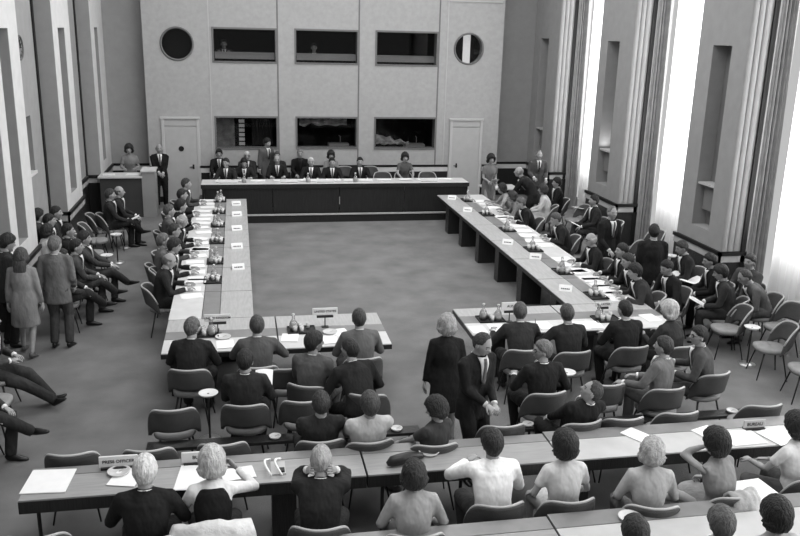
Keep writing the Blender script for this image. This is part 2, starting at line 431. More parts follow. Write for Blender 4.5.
# ------------------------------------------------------------------ dais and head table
g = G().box(.05-1.2, 6.3, 21.45, YB, 0, .2)
struct('dais', g, DARKW)
struct('trim_12', G().box(-1.16, 6.31, 21.42, 21.46, .195, .235), PIPE)
t = empty('head_table', 'long dark-panelled head table on the dais at the back wall', 'table', (2.54, 21.55, .2))
obj('tabletop', G().box(-3.52, 3.52, -.03, .72, .77, .81), TOPL, t, bevel=.008)
g = G()
for k in range(4): g.box(-3.45+k*1.74, -3.45+(k+1)*1.74-.02, .02, .05, .0, .77)
obj('front_panel', g, DARKW, t)
obj('table_edge', G().box(-3.53, 3.53, -.035, .0, .70, .805), DARKW, t, bevel=.004)
obj('side_panel', G().box(-3.5, -3.46, .02, .68, 0, .77), DARKW, t); obj('side_panel', G().box(3.46, 3.5, .02, .68, 0, .77), DARKW, t)
obj('door_pull', G().box(.01, .03, .0, .02, .25, .45), CHROME, t)

# reception counter in the far left corner
t = empty('reception_counter', 'dark-fronted reception counter with a pale end pillar in the far left corner', 'counter', (-3.0, 22.4, 0))
obj('front_panel', G().box(-.56, .48, 0, .05, 0, 1.04), mat('counter_front', .045, .7, var=.1), t)
obj('countertop', G().box(-.6, .5, -.06, .6, 1.04, 1.09), WALLB, t, bevel=.006)
obj('end_pillar', G().box(.48, .82, -.03, .55, 0, 1.2), mat('counter_end', .26, .7, var=.05), t, bevel=.006)
obj('end_cap', G().box(.46, .84, -.06, .58, 1.2, 1.24), WALLB, t)
obj('back_shelf', G().box(-.5, .45, .4, .55, .6, .64), DARKW, t)

# ------------------------------------------------------------------ delegates' tables
def top_table(label, x0, x1, y0, y1, bands, legs, axis, group=None):
    """bands: (a0, a1, material) across the table; legs: boxes"""
    t = empty('conference_table', label, 'table', ((x0+x1)/2, (y0+y1)/2, 0), group=group); cx, cy = (x0+x1)/2, (y0+y1)/2
    obj('table_edge', G().box(x0-cx, x1-cx, y0-cy, y1-cy, .655, .725), DARKW, t, bevel=.004)
    for k, (a0, a1, m, nm) in enumerate(bands):
        b = G().box(a0-cx, a1-cx, y0-cy+.006, y1-cy-.006, .722, .74) if axis == 'y' else G().box(x0-cx+.006, x1-cx-.006, a0-cy, a1-cy, .722, .74)
        obj(nm, b, m, t, bevel=.003)
    for l in legs:
        obj('pedestal', G().box(l[0]-cx, l[1]-cx, l[2]-cy, l[3]-cy, 0, .66), DARKW, t, bevel=.004)
    return t
# left arm of the horseshoe, modules along Y
ys = [11.95, 13.28, 14.7, 16.15, 17.6, 19.05, 20.98]
nm = ['module of the left long table nearest the cross table', 'second module of the left long table from the cross table', 'third module of the left long table from the cross table', 'fourth module of the left long table from the cross table', 'fifth module of the left long table from the cross table', 'module of the left long table nearest the head table']
for i in range(6):
    a, b = ys[i]+.004, ys[i+1]-.004
    top_table('pale-topped '+nm[i], -1.09, .14, a, b, [(-1.09, -.62, TOPL, 'writing_panel'), (-.61, -.36, TOPD, 'centre_strip'), (-.35, .14, TOPW, 'inner_panel')], [(-.35, .05, a+.1, a+.3)], 'y', 'modules of the left long table')
ys = [11.98, 13.4, 14.75, 16.2, 17.65, 19.1, 20.9+.28]
nm = [q.replace('left', 'right') for q in nm]
for i in range(6):
    a, b = ys[i]+.004, ys[i+1]-.004
    top_table('pale-topped '+nm[i], 5.1, 6.34, a, b, [(5.1, 5.6, TOPW, 'inner_panel'), (5.61, 5.86, TOPD, 'centre_strip'), (5.87, 6.34, TOPL, 'writing_panel')], [(5.1, 5.5, b-1.32 if i == 5 else b-.55, b-1.02 if i == 5 else b-.3)] if i else [(5.16, 5.5, 12.6, 12.85)], 'y', 'modules of the right long table')
# cross tables
XB = lambda y0, y1: [(y0, y0+.5, TOPL, 'writing_panel'), (y0+.51, y0+.8, TOPD, 'centre_strip'), (y0+.81, y1, TOPW, 'inner_panel')]
top_table('left part of the near left cross table, under the left name sign', -1.09, .45, 10.62, 11.94, XB(10.62, 11.94), [(-1.0, -.7, 10.9, 11.4), (.05, .3, 10.75, 11.5)], 'x')
top_table('right part of the near left cross table, ending in the open floor', .46, 2.0, 10.62, 11.94, XB(10.62, 11.94), [(1.35, 1.6, 10.75, 11.5)], 'x')
top_table('free end of the near right cross table, beside the open floor', 3.2, 4.8, 10.8, 11.97, XB(10.8, 11.97), [(3.5, 3.75, 10.95, 11.6)], 'x')
top_table('corner part of the near right cross table, joining the long right table', 4.81, 6.4, 10.8, 11.97, XB(10.8, 11.97), [(5.9, 6.15, 10.95, 11.6), (4.9, 5.15, 11, 11.6)], 'x')
# observers' tables in front
def front_table(label, x0, x1, y0, y1, legs, m1):
    t = empty('conference_table', label, 'table', ((x0+x1)/2, (y0+y1)/2, 0)); cx, cy = (x0+x1)/2, (y0+y1)/2
    obj('table_edge', G().box(x0-cx, x1-cx, y0-cy, y1-cy, .60, .725), DARKW, t, bevel=.004)
    obj('writing_panel', G().box(x0-cx+.005, x1-cx-.005, y0-cy, y0-cy+.42, .722, .74), m1, t, bevel=.003)
    obj('rear_strip', G().box(x0-cx+.005, x1-cx-.005, y0-cy+.43, y1-cy, .722, .74), TOPD, t, bevel=.003)
    for l in legs:
        if l[1] > .1: obj('pedestal', G().box(l[0]-cx, l[0]+l[1]-cx, -.12, .12, 0, .6), DARKW, t, bevel=.004)
        else: obj('leg', G().tube([(l[0]-cx, -.22, 0), (l[0]-cx, -.22, .6)], .018, 8), DARKM, t)
FT = mat('front_table_top', .27, .4, var=.1, vscale=5, stretch=(1, 8, 1), spec=.5)
front_table('left part of the front observers table, under the press officer sign', -2.05, 1.13, 7.16, 7.74, [(-.75, .03), (.22, .24), (-1.9, .03)], FT)
front_table('middle part of the front observers table, behind the man in a white shirt', 1.14, 3.14, 7.16, 7.76, [(1.3, .03), (2.1, .03), (3.0, .03)], FT)
front_table('right part of the front observers table, with the small grey sign', 3.15, 6.6, 7.16, 7.8, [(3.3, .25), (5.0, .25)], mat('front_table_top_glare', .44, .4, var=.08, vscale=4, spec=.5))  # paler top colour paints in the window gloss on the right-hand parts
front_table('left part of the frontmost table at the bottom edge', .3, 2.62, 5.60, 6.22, [(.5, .03), (2.4, .03)], FT)
front_table('right part of the frontmost table at the bottom right', 2.63, 6.4, 5.60, 6.25, [(2.8, .2), (5, .2)], mat('front_table_top_glare', .3))

# ------------------------------------------------------------------ chairs
def make_chair():
    r = empty('shell_chair', 'x', 'chair')
    def seatfn(u, v):
        a = 2*PI*u; k = v
        ex = lambda c: math.copysign(abs(c)**.75, c)
        return (.235*k*ex(math.cos(a)), .01+.235*k*ex(math.sin(a)), .462-.02*k**3)
    g = G(); g.sheet(lambda u, v: (seatfn(u, .02+.98*v), (0, 0, 1)), 28, 5, .05)
    obj('seat', g, UPHL, r, smooth=True)
    def bk(u, v):
        s = 2*u-1; a = s*R(78)
        x = .30*math.sin(a)*1.0; y = -.25+.30*(1-math.cos(a))*.85
        zb = .54-.13*max(0, (abs(s)-.45)/.55)**1.5; zt = .82-.23*abs(s)**6-.02*s*s
        z = zb+(zt-zb)*v
        t = (z-.45)/.38
        x *= .94-.07*t*t; y -= .085*t
        n = V((math.sin(a), -math.cos(a), .15)).normalized()
        return V((x, y, z)), n
    br = obj('backrest', G().sheet(bk, 26, 8, .036), UPH, r, smooth=True)
    rim = [bk(i/30, 1)[0]+V((0, 0, .008)) for i in range(31)]
    obj('rim', G().tube(rim, .0135, 6), PIPE, br, smooth=True)
    for sx in (-1, 1):
        for sy in (-1, 1):
            obj('leg', G().tube([(sx*.15, .01+sy*.13, .43), (sx*.23, .01+sy*.22, 0)], [.014, .009], 7), DARKM, r, smooth=True)
    obj('seat_frame', G().box(-.17, .17, -.15, .17, .41, .435), DARKM, r)
    return r
chair0 = make_chair(); learn(chair0); _first = [True]
def chair(x, y, rz, label, group, z=0):
    rz = R(rz)
    if _first[0]:
        _first[0] = False; o = chair0; o.location = (x, y, z); o.rotation_euler.z = rz
        props(o, label, None, group)
    else: o = copy_tree(chair0, (x, y, z), rz, label, group)
    return o

# ------------------------------------------------------------------ people
PENDING = []
def remesh_later(o, vox, smooth, join=None):
    m = o.modifiers.new('r', 'REMESH'); m.mode = 'VOXEL'; m.voxel_size = vox; m.use_smooth_shade = True
    s = o.modifiers.new('s', 'SMOOTH'); s.factor = .5; s.iterations = smooth
    PENDING.append((o, join))
def ik(a, b, l1, l2, hint):
    a, b = V(a), V(b); d = b-a; L = d.length; mx = (l1+l2)*.995
    if L > mx: b = a+d*(mx/L); d = b-a; L = mx
    if L < abs(l1-l2)+.02: L = abs(l1-l2)+.02
    t = d.normalized(); x = (l1*l1-l2*l2+L*L)/(2*L); h = math.sqrt(max(0, l1*l1-x*x))
    p = V(hint); p = p-t*p.dot(t)
    if p.length < 1e-3: p = t.orthogonal()
    p.normalize()
    return a+t*x+p*h, b
def sm(a, b, x):
    x = max(0, min(1, (x-a)/(b-a))); return x*x*(3-2*x)
def head_r(d):
    dx, dy, dz = d
    az = math.atan2(dx, dy); el = math.asin(max(-1, min(1, dz)))
    sx, sy, sz = .077, .099, .120
    t = max(0, -dz); sx *= 1-.30*t; 
    if dy < 0: sy *= 1-.25*t
    r = 1/math.sqrt((dx/sx)**2+(dy/sy)**2+(dz/sz)**2)
    g = lambda a0, e0, wa, we: math.exp(-((abs(az)-a0)/wa)**2-((el-e0)/we)**2)
    r += .026*g(0, -.16, .15, .13)+.012*g(0, .02, .10, .14)-.008*g(.36, .08, .16, .12)+.005*g(.3, .27, .3, .08)
    r += .007*g(0, -.52, .25, .09)+.009*g(0, -.95, .35, .16)+.003*g(.6, -.2, .3, .25)
    return r
HAIR = {  # front threshold, side, back, thickness, extra top, noise
    'short': (.62, .25, -.85, .011, .008, .004), 'receding': (1.0, .3, -.8, .009, .0, .003), 'bald': (9, .1, -.8, .008, 0, .003),
    'full': (.55, .1, -.95, .018, .014, .006), 'bob': (.5, -.35, -1.0, .030, .012, .006), 'bouffant': (.5, -.15, -.85, .036, .035, .008),
    'curly': (.5, -.1, -.8, .034, .014, .016), 'long': (.5, -.7, -1.2, .026, .01, .005)}
def hair_mesh(style, seed):
    f, s, b, th, top, nz = HAIR[style]; nu, nv = 32, 20; g = G()
    def pt(a, e):
        d = V((math.cos(e)*math.sin(a), math.cos(e)*math.cos(a), math.sin(e))); az = abs(a)
        if f > 5:   # bald crown
            thr = s+(b-s)*sm(1.2, 2.2, az); m = sm(thr-.08, thr+.08, e)*(1-sm(.45, .7, e-.1*sm(2, 3, az)))*sm(.9, 1.2, az)
        else:
            thr = f+(s-f)*sm(.45, 1.15, az); thr += (b-s)*sm(1.35, 2.1, az); m = sm(thr-.10, thr+.10, e)
        n = noise.noise(d*(9 if style != 'curly' else 16)+V((seed, 0, 0)))
        r = head_r(d)
        if style in ('bob', 'bouffant', 'curly', 'long') and e < 0: r = max(r, .098)
        return d*(r*(.80+.20*m)+m*(th+top*max(0, math.sin(e))+nz*n))
    g.v.append(pt(0, PI/2))
    for i in range(1, nv):
        for j in range(nu): g.v.append(pt(-PI+2*PI*j/nu, PI/2-PI*i/nv))
    g.v.append(pt(0, -PI/2)); e = len(g.v)-1
    for j in range(nu):
        j2 = (j+1) % nu; g.f += [[0, 1+j, 1+j2], [e, e-nu+j2, e-nu+j]]; g.m += [0, 0]
        for i in range(nv-2):
            a = 1+i*nu; g.f.append([a+j, a+nu+j, a+nu+j2, a+j2]); g.m.append(0)
    if style == 'long':
        g.tube([(0, -.05, 0), (0, -.095, -.1), (0, -.115, -.2), (0, -.12, -.3), (0, -.12, -.38)], [(.085, .05), (.095, .05), (.09, .035), (.07, .025), (.03, .012)], 12, lat=(1, 0, 0))
    return g
def head_geo(g, Mx):
    nu, nv = 34, 26; b = len(g.v)
    def pt(a, e):
        d = V((math.cos(e)*math.sin(a), math.cos(e)*math.cos(a), math.sin(e))); return Mx @ (d*head_r(d))
    g.v.append(pt(0, PI/2))
    for i in range(1, nv):
        for j in range(nu): g.v.append(pt(-PI+2*PI*j/nu, PI/2-PI*i/nv))
    g.v.append(pt(0, -PI/2)); e = len(g.v)-1
    for j in range(nu):
        j2 = (j+1) % nu; g.f += [[b, b+1+j, b+1+j2], [e, e-nu+j2, e-nu+j]]; g.m += [0, 0]
        for i in range(nv-2):
            a = b+1+i*nu; g.f.append([a+j, a+nu+j, a+nu+j2, a+j2]); g.m.append(0)
    q = Mx.to_3x3()
    for s in (-1, 1):
        sd = lambda a, e, o=0: Mx @ (V((math.cos(e)*math.sin(s*a), math.cos(e)*math.cos(a), math.sin(e)))*(head_r((math.cos(e)*math.sin(s*a), math.cos(e)*math.cos(a), math.sin(e)))+o))
        g.ball(sd(.36, .07, -.002), (.014, .007, .0075), 8, 6, 1, q)
        g.tube([sd(.16, .27), sd(.34, .33, .001), sd(.55, .27)], .0045, 5, m=1)
        g.ball(Mx @ V((s*.077, -.005, -.005)), (.010, .020, .033), 8, 6, 0, q)
    g.ball(Mx @ V((0, .0, 0)) + q @ V((0, math.cos(.53)*head_r((0, math.cos(.53), -math.sin(.53)))-.002, -math.sin(.53)*head_r((0, math.cos(.53), -math.sin(.53))))), (.024, .007, .006), 8, 6, 2, q)
def hand_geo(g, W, d, n, s, curl=.5, k=1):
    """wrist, pointing direction, palm normal, side; five separate fingers"""
    d = V(d).normalized(); n = V(n); n = (n-d*n.dot(d)).normalized(); x = d.cross(n)*s   # x points to the thumb side
    P = lambda a, b, c: V(W)+(x*a+d*b+n*c)*k
    g.tube([P(0, -.01, 0), P(0, .02, 0), P(.002, .055, 0), P(0, .085, 0), P(0, .092, 0)], [(.026, .019), (.034, .018), (.041, .016), (.041, .014), (.03, .010)], 10, lat=x)
    for i, (o, L) in enumerate(((.030, .072), (.011, .080), (-.009, .074), (-.029, .058))):
        c = curl*(1+.12*i); a = 0; p = P(o, .083, 0); pts = [p]
        for seg in (.42, .33, .25):
            a += c*.75; p = p+(d*math.cos(a)+n*math.sin(a)+x*(.06*(1.2-i)))*(L*seg*k); pts.append(p)
        g.tube(pts, [.0088*k, .0083*k, .0075*k, .0055*k], 6)
    t0 = P(.030, .028, .004); t1 = P(.056, .056, .014); t2 = P(.060, .085, .022+.012*curl)
    g.tube([P(.015, .01, 0), t0, t1, t2], [.012*k, .012*k, .0095*k, .007*k], 6)

PEOPLE = {}
def person(label, px, py, rz, group=None, k=1.05, fem=False, sit=True, base=0, lean=.12, side=0, twist=0, hy=0, hp=0, ht=0,
           L=None, Rr=None, legs='sit', top=.02, bottom=None, wear='suit', sleeve='long', hair=('short', .03), glasses=False,
           tie=True, curl=.5, hz=None, ch=None, vest=None, seed=None, shirt=.75, paper=None, chair_rz=None, who=None, elb=None, pos=None):
    seed = len(PEOPLE)+1
    if base: k = min(k, 1.0)
    if fem: k = k*.95
    bottom = top*.9 if bottom is None else bottom
    hz = (hz if hz is not None else (.56 if sit else .93*k))
    # --- skeleton in local axes (faces +Y)
    ang = lambda q: V((math.sin(side*q), math.sin(lean*q), math.cos(lean*q)*math.cos(side*q))).normalized()
    P0 = V((0, 0, hz)); P1 = P0+ang(.5)*.16*k; P2 = P1+ang(1)*.17*k; NB = P2+ang(1.15)*.17*k
    spine = [P0, P1, P2, NB]
    un = ang(.55); hdir = (un+V((0, math.sin(hp)*.6, 0))).normalized(); HC = NB+hdir*.148*k+V((0, .018, 0))
    lat = V((math.cos(twist), math.sin(twist), 0)); lat = (lat-ang(1)*lat.dot(ang(1))).normalized()
    sw = (.165 if fem else .188)*k
    SH = [NB-ang(1)*.055*k-lat*sw, NB-ang(1)*.055*k+lat*sw]
    # hands
    if sit: dl = V((-.13, .40, hz+.10)); dr = V((.13, .40, hz+.10))
    else: dl = V((-.25, .06, hz-.10)); dr = V((.25, .06, hz-.10))
    T = [V(L) if L else dl, V(Rr) if Rr else dr]
    arms = []
    for i, s in ((0, -1), (1, 1)):
        h = (elb[i] if elb else None) or (V((s*.6, -.35, -.8)) if sit else V((s*.35, -.9, -.2)))
        E, W = ik(SH[i], T[i], .29*k, .255*k, V(h)); arms.append((SH[i], E, W))
    # legs
    hx = .095*k; lg = []
    preset = {'sit': ((-.13, .40, .09), (.13, .42, .09)), 'tuck': ((-.12, .12, .12), (.12, .15, .12)), 'cross': ((-.10, .42, .09), (-.16, .66, .36)),
              'crossl': ((.16, .66, .36), (.10, .42, .09)), 'out': ((-.12, .72, .09), (.02, .78, .12)), 'stand': ((-.11, 0, .09), (.11, .03, .09)),
              'step': ((-.12, .16, .09), (.10, -.16, .10))}[legs]
    for i, s in ((0, -1), (1, 1)):
        hint = V((s*.25, 1, .5)) if sit else V((0, 1, 0))
        K_, A_ = ik((s*hx, 0, hz-.01), preset[i], .435*k, .425*k, hint); lg.append((V((s*hx, 0, hz-.01)), K_, A_))
    # --- root so that the head stands where it was seen
    zh = base+HC.z
    if pos: root = V((pos[0], pos[1], base))
    else:
        hd = at(px, py, zh); off = Matrix.Rotation(R(rz), 3, 'Z') @ V((HC.x, HC.y, 0)); root = V((hd.x-off.x, hd.y-off.y, base))
    # --- body
    bare_arm = sleeve != 'long'; bare_leg = wear in ('dress', 'skirt')
    g = G()
    g.tube([P0-V((0, 0, .05)), P0, P1, P2, NB-ang(1)*.04, NB], [(.10, .07), (.13, .08), (.11, .07), (.12, .07), (.10, .05), (.05, .05)], 12, lat=[(1, 0, 0)]*3+[tuple(lat)]*3)
    g.tube([NB-ang(1)*.06, NB+hdir*.05*k, HC-hdir*.04*k-V((0, .01, 0))], [.066*k, .057*k*(.92 if fem else 1.05), .058*k*(.9 if fem else 1)], 12)
    for i in (0, 1):
        S_, E, W = arms[i]; f = 1 if bare_arm else .8
        g.tube([P2.lerp(NB, .7), S_, S_.lerp(E, .35), E, E.lerp(W, .3), W], [.04*f, .042*f, .042*f, .036*f, .038*f, .026], 10)
        H_, K_, A_ = lg[i]; f = 1 if bare_leg else .75
        g.tube([P0, H_, H_.lerp(K_, .4), K_, K_.lerp(A_, .3), A_, A_-V((0, 0, .03))], [.07*f, .082*f, .072*f, .052*f, .052*f, .034*f, .034*f], 10)
    body = obj('person', g, SKIN, loc=root, rz=R(rz), smooth=True)
    props(body, label, 'person', group)
    # head, hands
    q = Matrix.Rotation(hy, 3, 'Z') @ Matrix.Rotation(-hp, 3, 'X') @ Matrix.Rotation(ht, 3, 'Y')
    HM = Matrix.Translation(HC) @ (q.to_4x4()) @ Matrix.Scale(k*(1.05 if not fem else 1.03), 4)
    j = G(); head_geo(j, HM)
    for i, s in ((0, -1), (1, 1)):
        S_, E, W = arms[i]; fd = (W-E).normalized()
        up_ = fd.z > .5
        n = V((-s*.3, .2, -1)) if not up_ else V((-s*.9, -.3, 0))
        if not sit and fd.z < -.6: n = V((-s, 0, 0))
        hand_geo(j, W, fd, n, (1 if i == 0 else -1) if not up_ else (1 if i == 0 else -1), curl, k*1.02)
    jm = j.mesh('join', [SKIN, EYE, LIP], True)
    body.data.materials.append(EYE); body.data.materials.append(LIP)
    remesh_later(body, .022 if (bare_arm or bare_leg) else .03, 2, jm)
    # hair
    if hair:
        ho = obj('hair', hair_mesh(hair[0], seed), hairm(hair[1]), body, smooth=True); ho.matrix_local = HM
    if glasses:
        gg = G()
        for s in (-1, 1):
            gg.tube([(s*.033+.021*math.cos(a*PI/8), .099-.012*abs(s*.033+.021*math.cos(a*PI/8))/.05, .010+.016*math.sin(a*PI/8)) for a in range(16)], .0032, 5, closed=True)
            gg.tube([(s*.053, .088, .014), (s*.079, .0, .012)], .003, 5)
        gg.tube([(-.012, .1, .014), (.012, .1, .014)], .003, 5)
        go = obj('glasses', gg, BLACK, body); go.matrix_local = HM
    # --- upper garment
    hemlen = .0 if sit else (.20 if wear == 'suit' else .05)
    fs = .88 if fem else 1.0
    rings = [(-.25 if not sit else -.14, .20*k, .135*k), (0, .192*k, .135*k), (.3, .165*k*fs, .118*k), (.58, .185*k*fs, .13*k+(.02 if fem else 0)), (.82, .192*k*fs, .122*k), (.94, .14*k*fs, .095*k), (1.0, .078*k, .078*k), (1.07, .062*k, .066*k)]
    if not sit and wear == 'suit': rings = [(-.42, .205*k, .145*k)]+rings
    def sp(s):
        if s < 0: return P0+V((0, 0, s*.5*k)) if not sit else P0+V((0, 0, s*.5*k))
        t = s*3; i = min(2, int(t)); return spine[i].lerp(spine[i+1], t-i)
    lats = [tuple((V((1, 0, 0)).lerp(lat, max(0, min(1, (r[0]-.1)/.5)))).normalized()) for r in rings]
    g = G(); g.tube([sp(r[0]) for r in rings], [(r[1], r[2]) for r in rings], 20, lat=lats)
    g.tube([sp(.5).lerp(SH[0], .6), SH[0], SH[1], sp(.5).lerp(SH[1], .6)], [.05*k, .068*k*(fs), .068*k*fs, .05*k], 10)
    for i in (0, 1):
        g.tube([SH[i], SH[i].lerp(NB, .55)+ang(1)*.004, NB+ang(1)*.0], [.058*k*fs, .052*k*fs, .048*k], 10)
    for i in (0, 1):
        S_, E, W = arms[i]; fd = (W-E).normalized()
        if sleeve == 'long': g.tube([S_.lerp(P2, .25), S_, S_.lerp(E, .4), E, E.lerp(W, .4), W-fd*.015], [.06*k, .071*k*fs, .064*k*fs, .056*k*fs, .052*k*fs, .042*k*fs], 12)
        elif sleeve == 'short': g.tube([S_.lerp(P2, .25), S_, S_.lerp(E, .65)], [.06*k, .066*k*fs, .060*k*fs], 12)
    if wear == 'dress':
        if sit:
            km = (lg[0][1]+lg[1][1])/2
            g.tube([P0+V((0, -.06, 0)), P0.lerp(km, .5)+V((0, 0, .0)), km+V((0, .02, 0)), km+V((0, .05, -.10))], [(.19*k, .125*k), (.19*k, .105*k), (.17*k, .09*k), (.17*k, .06*k)], 16, lat=(1, 0, 0))
        else:
            g.tube([P0+V((0, 0, .1)), P0, P0-V((0, 0, .2*k)), V((0, .01, .50*k))], [(.165*k, .12*k), (.19*k, .135*k), (.205*k, .15*k), (.22*k, .165*k)], 18, lat=(1, 0, 0))
    nmw = {'suit': 'jacket', 'dress': 'dress', 'shirt': 'shirt', 'blouse': 'blouse', 'skirt': 'blouse', 'cardigan': 'cardigan'}[wear]
    jk = obj(nmw, g, cloth(top), body, smooth=True); remesh_later(jk, .02, 3)
    if vest is not None:
        g = G(); g.tube([sp(q_[0]) for q_ in rings[:-2]], [(q_[1]*(1.05 if q_[0] < .8 else .93), q_[2]*(1.1 if q_[0] < .8 else 1.3)) for q_ in rings[:-2]], 20, lat=lats[:-2])
        wo = obj('waistcoat', g, cloth(vest), body, smooth=True); remesh_later(wo, .02, 2)
    # --- lower garment
    if wear != 'dress':
        g = G(); g.tube([P0+V((0, 0, .10)), P0, P0-V((0, 0, .09*k))], [(.16*k, .115*k), (.182*k, .125*k), (.13*k, .10*k)], 16, lat=(1, 0, 0))
        if wear == 'skirt':
            if sit:
                km = (lg[0][1]+lg[1][1])/2
                g.tube([P0, P0.lerp(km, .5), km+V((0, .02, 0)), km+V((0, .05, -.10))], [(.19*k, .12*k), (.19*k, .10*k), (.17*k, .085*k), (.16*k, .06*k)], 16, lat=(1, 0, 0))
            else: g.tube([P0, P0-V((0, 0, .2*k)), V((0, .01, .50*k))], [(.185*k, .135*k), (.20*k, .15*k), (.215*k, .16*k)], 18, lat=(1, 0, 0))
            nml = 'skirt'
        else:
            for i in (0, 1):
                H_, K_, A_ = lg[i]; g.tube([P0, H_, H_.lerp(K_, .4), K_, K_.lerp(A_, .45), A_-V((0, 0, .01))], [.09*k, .108*k, .098*k, .078*k, .07*k, .064*k], 12)
            nml = 'trousers'
        tr = obj(nml, g, cloth(bottom), body, smooth=True); remesh_later(tr, .022, 3)
    # --- shoes
    for i, s in ((0, -1), (1, 1)):
        H_, K_, A_ = lg[i]; sh = (A_-K_).normalized(); fd = V((s*.12, 1, 0)); fd = (fd-sh*fd.dot(sh)*.75).normalized(); dn = V((0, 0, -1)) if A_.z < .2 else sh
        B = A_+dn*.035
        g = G().tube([B-fd*.065, B-fd*.04, B+fd*.04+dn*.005, B+fd*.12+dn*.022, B+fd*.175+dn*.028, B+fd*.195+dn*.03], [(.018, .02), (.034, .048), (.037, .045), (.044, .027), (.032, .02), (.01, .01)], 12, lat=(1, 0, 0))
        obj('shoe', g, mat('shoe_leather', .012, .3) if not fem else mat('pale_shoe', .1, .4), body, smooth=True)
    # --- collar, shirt front and tie
    if wear == 'suit':
        g = G(); ax = ang(1.1); f0 = lat.cross(ax)*-1
        f0 = ax.cross(lat)
        if f0.y < 0: f0 = -f0
        ring = [NB+ax*.022+lat*(.056*k*math.cos(a*PI/10))+f0*(.058*k*math.sin(a*PI/10)+.002)-ax*(.02*max(0, math.sin(a*PI/10))) for a in range(20)]
        g.tube(ring, [(.008, .016)]*20, 6, closed=True, lat=tuple(ax))
        def chest(u, s, off, xw=None):
            r = np.interp(s, [q_[0] for q_ in rings], [q_[1] for q_ in rings]); dd = np.interp(s, [q_[0] for q_ in rings], [q_[2] for q_ in rings])
            if xw: u = u*2*math.asin(min(.9, xw*k/r))
            return sp(s)+lat*(r*math.sin(u))+f0*(dd*math.cos(u)+off+.028*sm(.78, .98, s))
        def vf(u, v):
            s = .45+.60*v; return chest(u-.5, s, .012, .008+.056*v), f0
        g.sheet(vf, 6, 8, .012)
        so = obj('shirt', g, cloth(shirt), body, smooth=True)
        if tie:
            def tf(u, v):
                s = .46+.57*v; return chest(u-.5, s, .024, .024-.008*v), f0
            obj('tie', G().sheet(tf, 2, 8, .01), cloth(.03 if top > .02 else .10), so, smooth=True)
        for i in (0, 1):
            S_, E, W = arms[i]; fd = (W-E).normalized()
            obj('cuff', G().tube([W-fd*.02, W+fd*.006], [.036*k, .034*k], 10), cloth(shirt), jk, smooth=True)
    # --- paper held
    if paper:
        wl, wr = arms[0][2], arms[1][2]; c = (wl+wr)/2+V((0, .10, .03)); 
        if paper == 'right': c = wr+V((.02, .1, .03))
        w, h_, tl = (.21, .30, .9) if paper != 'news' else (.5, .36, .9)
        tl = .45; po = obj('sheet_of_paper', G().sheet(lambda u, v: ((u-.5)*w, (v-.5)*h_*math.cos(tl), (v-.5)*h_*math.sin(tl)+.02*math.sin(u*3)) and (V(((u-.5)*w, (v-.5)*h_*math.cos(tl), (v-.5)*h_*math.sin(tl)+.015*math.sin(u*3))), V((0, -math.sin(tl), math.cos(tl)))), 6, 4, .004), PAPER)
        rot = Matrix.Rotation(R(rz), 4, 'Z'); po.matrix_world = Matrix.Translation(root) @ rot @ Matrix.Translation(c)
        props(po, 'white paper held by the '+who, 'paper', 'papers held in the hands')
    if ch:
        rr = R(rz if chair_rz is None else chair_rz); o = Matrix.Rotation(rr, 3, 'Z') @ V((0, .05, 0))
        chair(root.x+o.x, root.y+o.y, rz if chair_rz is None else chair_rz, 'grey shell-backed chair '+(ch if isinstance(ch, str) and ch != 'y' else 'occupied by the '+who), 'occupied shell chairs', base)
    PEOPLE[who or label] = root
    return body
# (all heads are where the photograph shows them)
TB = dict(lean=.30, L=(-.17, .43, .79), Rr=(.17, .43, .79))          # both forearms on the table
def P(*a, **kw): return person(*a, **kw)
# --- front observers' row, backs to the camera
P('white-haired person in dark suit seated behind the press officer sign', 145, 472, 0, who='white-haired sitter behind the press officer sign', ch='y', top=.012, hair=('full', .55), lean=.22, hp=.25, L=(-.2, .42, .79), Rr=(.2, .42, .79), group=None)
P('blond person in black waistcoat and white sleeves, arm raised beside the head', 212, 465, 0, vest=.008, who='blond sitter in black waistcoat', ch='draped with a white coat', fem=True, wear='shirt', top=.70, bottom=.02, hair=('bouffant', .42), lean=.25, hp=.2, L=(-.17, .42, .79), Rr=(.20, .40, 1.02), elb=[None, V((1, .1, -.6))])
P('grey-haired person in dark suit pressing both hands to the ears', 321, 461, -8, who='man pressing hands to ears', ch='y', top=.018, hair=('short', .30), lean=.32, hp=.3, L=(-.12, .22, 1.12), Rr=(.13, .22, 1.12), elb=[V((-.5, .7, -.8)), V((.5, .7, -.8))], curl=.8)
P('dark-haired person in pale short jacket seated below the dark handbag', 414, 476, -5, who='dark-haired sitter in pale jacket', ch='y', fem=True, wear='cardigan', top=.30, bottom=.05, hair=('bob', .02), lean=.12, L=(-.22, .30, .62), Rr=(.22, .30, .62))
P('dark-haired person in bright white shirt leaning an elbow on the front table', 492, 444, 0, who='dark-haired sitter in white shirt', ch='y', wear='shirt', top=.80, bottom=.04, hair=('full', .02), lean=.24, hy=.2, L=(-.14, .42, .92), Rr=(.18, .42, .79), elb=[V((-1, 0, -.5)), None])
P('dark-haired person in pale low-backed dress seated beside the white shirt', 565, 447, 0, who='sitter in pale low-backed dress', ch='y', fem=True, wear='dress', sleeve='short', top=.50, hair=('bouffant', .015), lean=.10, hy=.1, L=(-.2, .28, .62), Rr=(.2, .3, .62))
P('curly pale-haired person wearing a loose light grey cardigan', 652, 453, -12, who='curly-haired sitter in light cardigan', ch='y', fem=True, wear='cardigan', k=1.05, top=.36, bottom=.08, hair=('curly', .34), lean=.08, hy=-.35, L=(-.2, .3, .62), Rr=(.2, .3, .62))
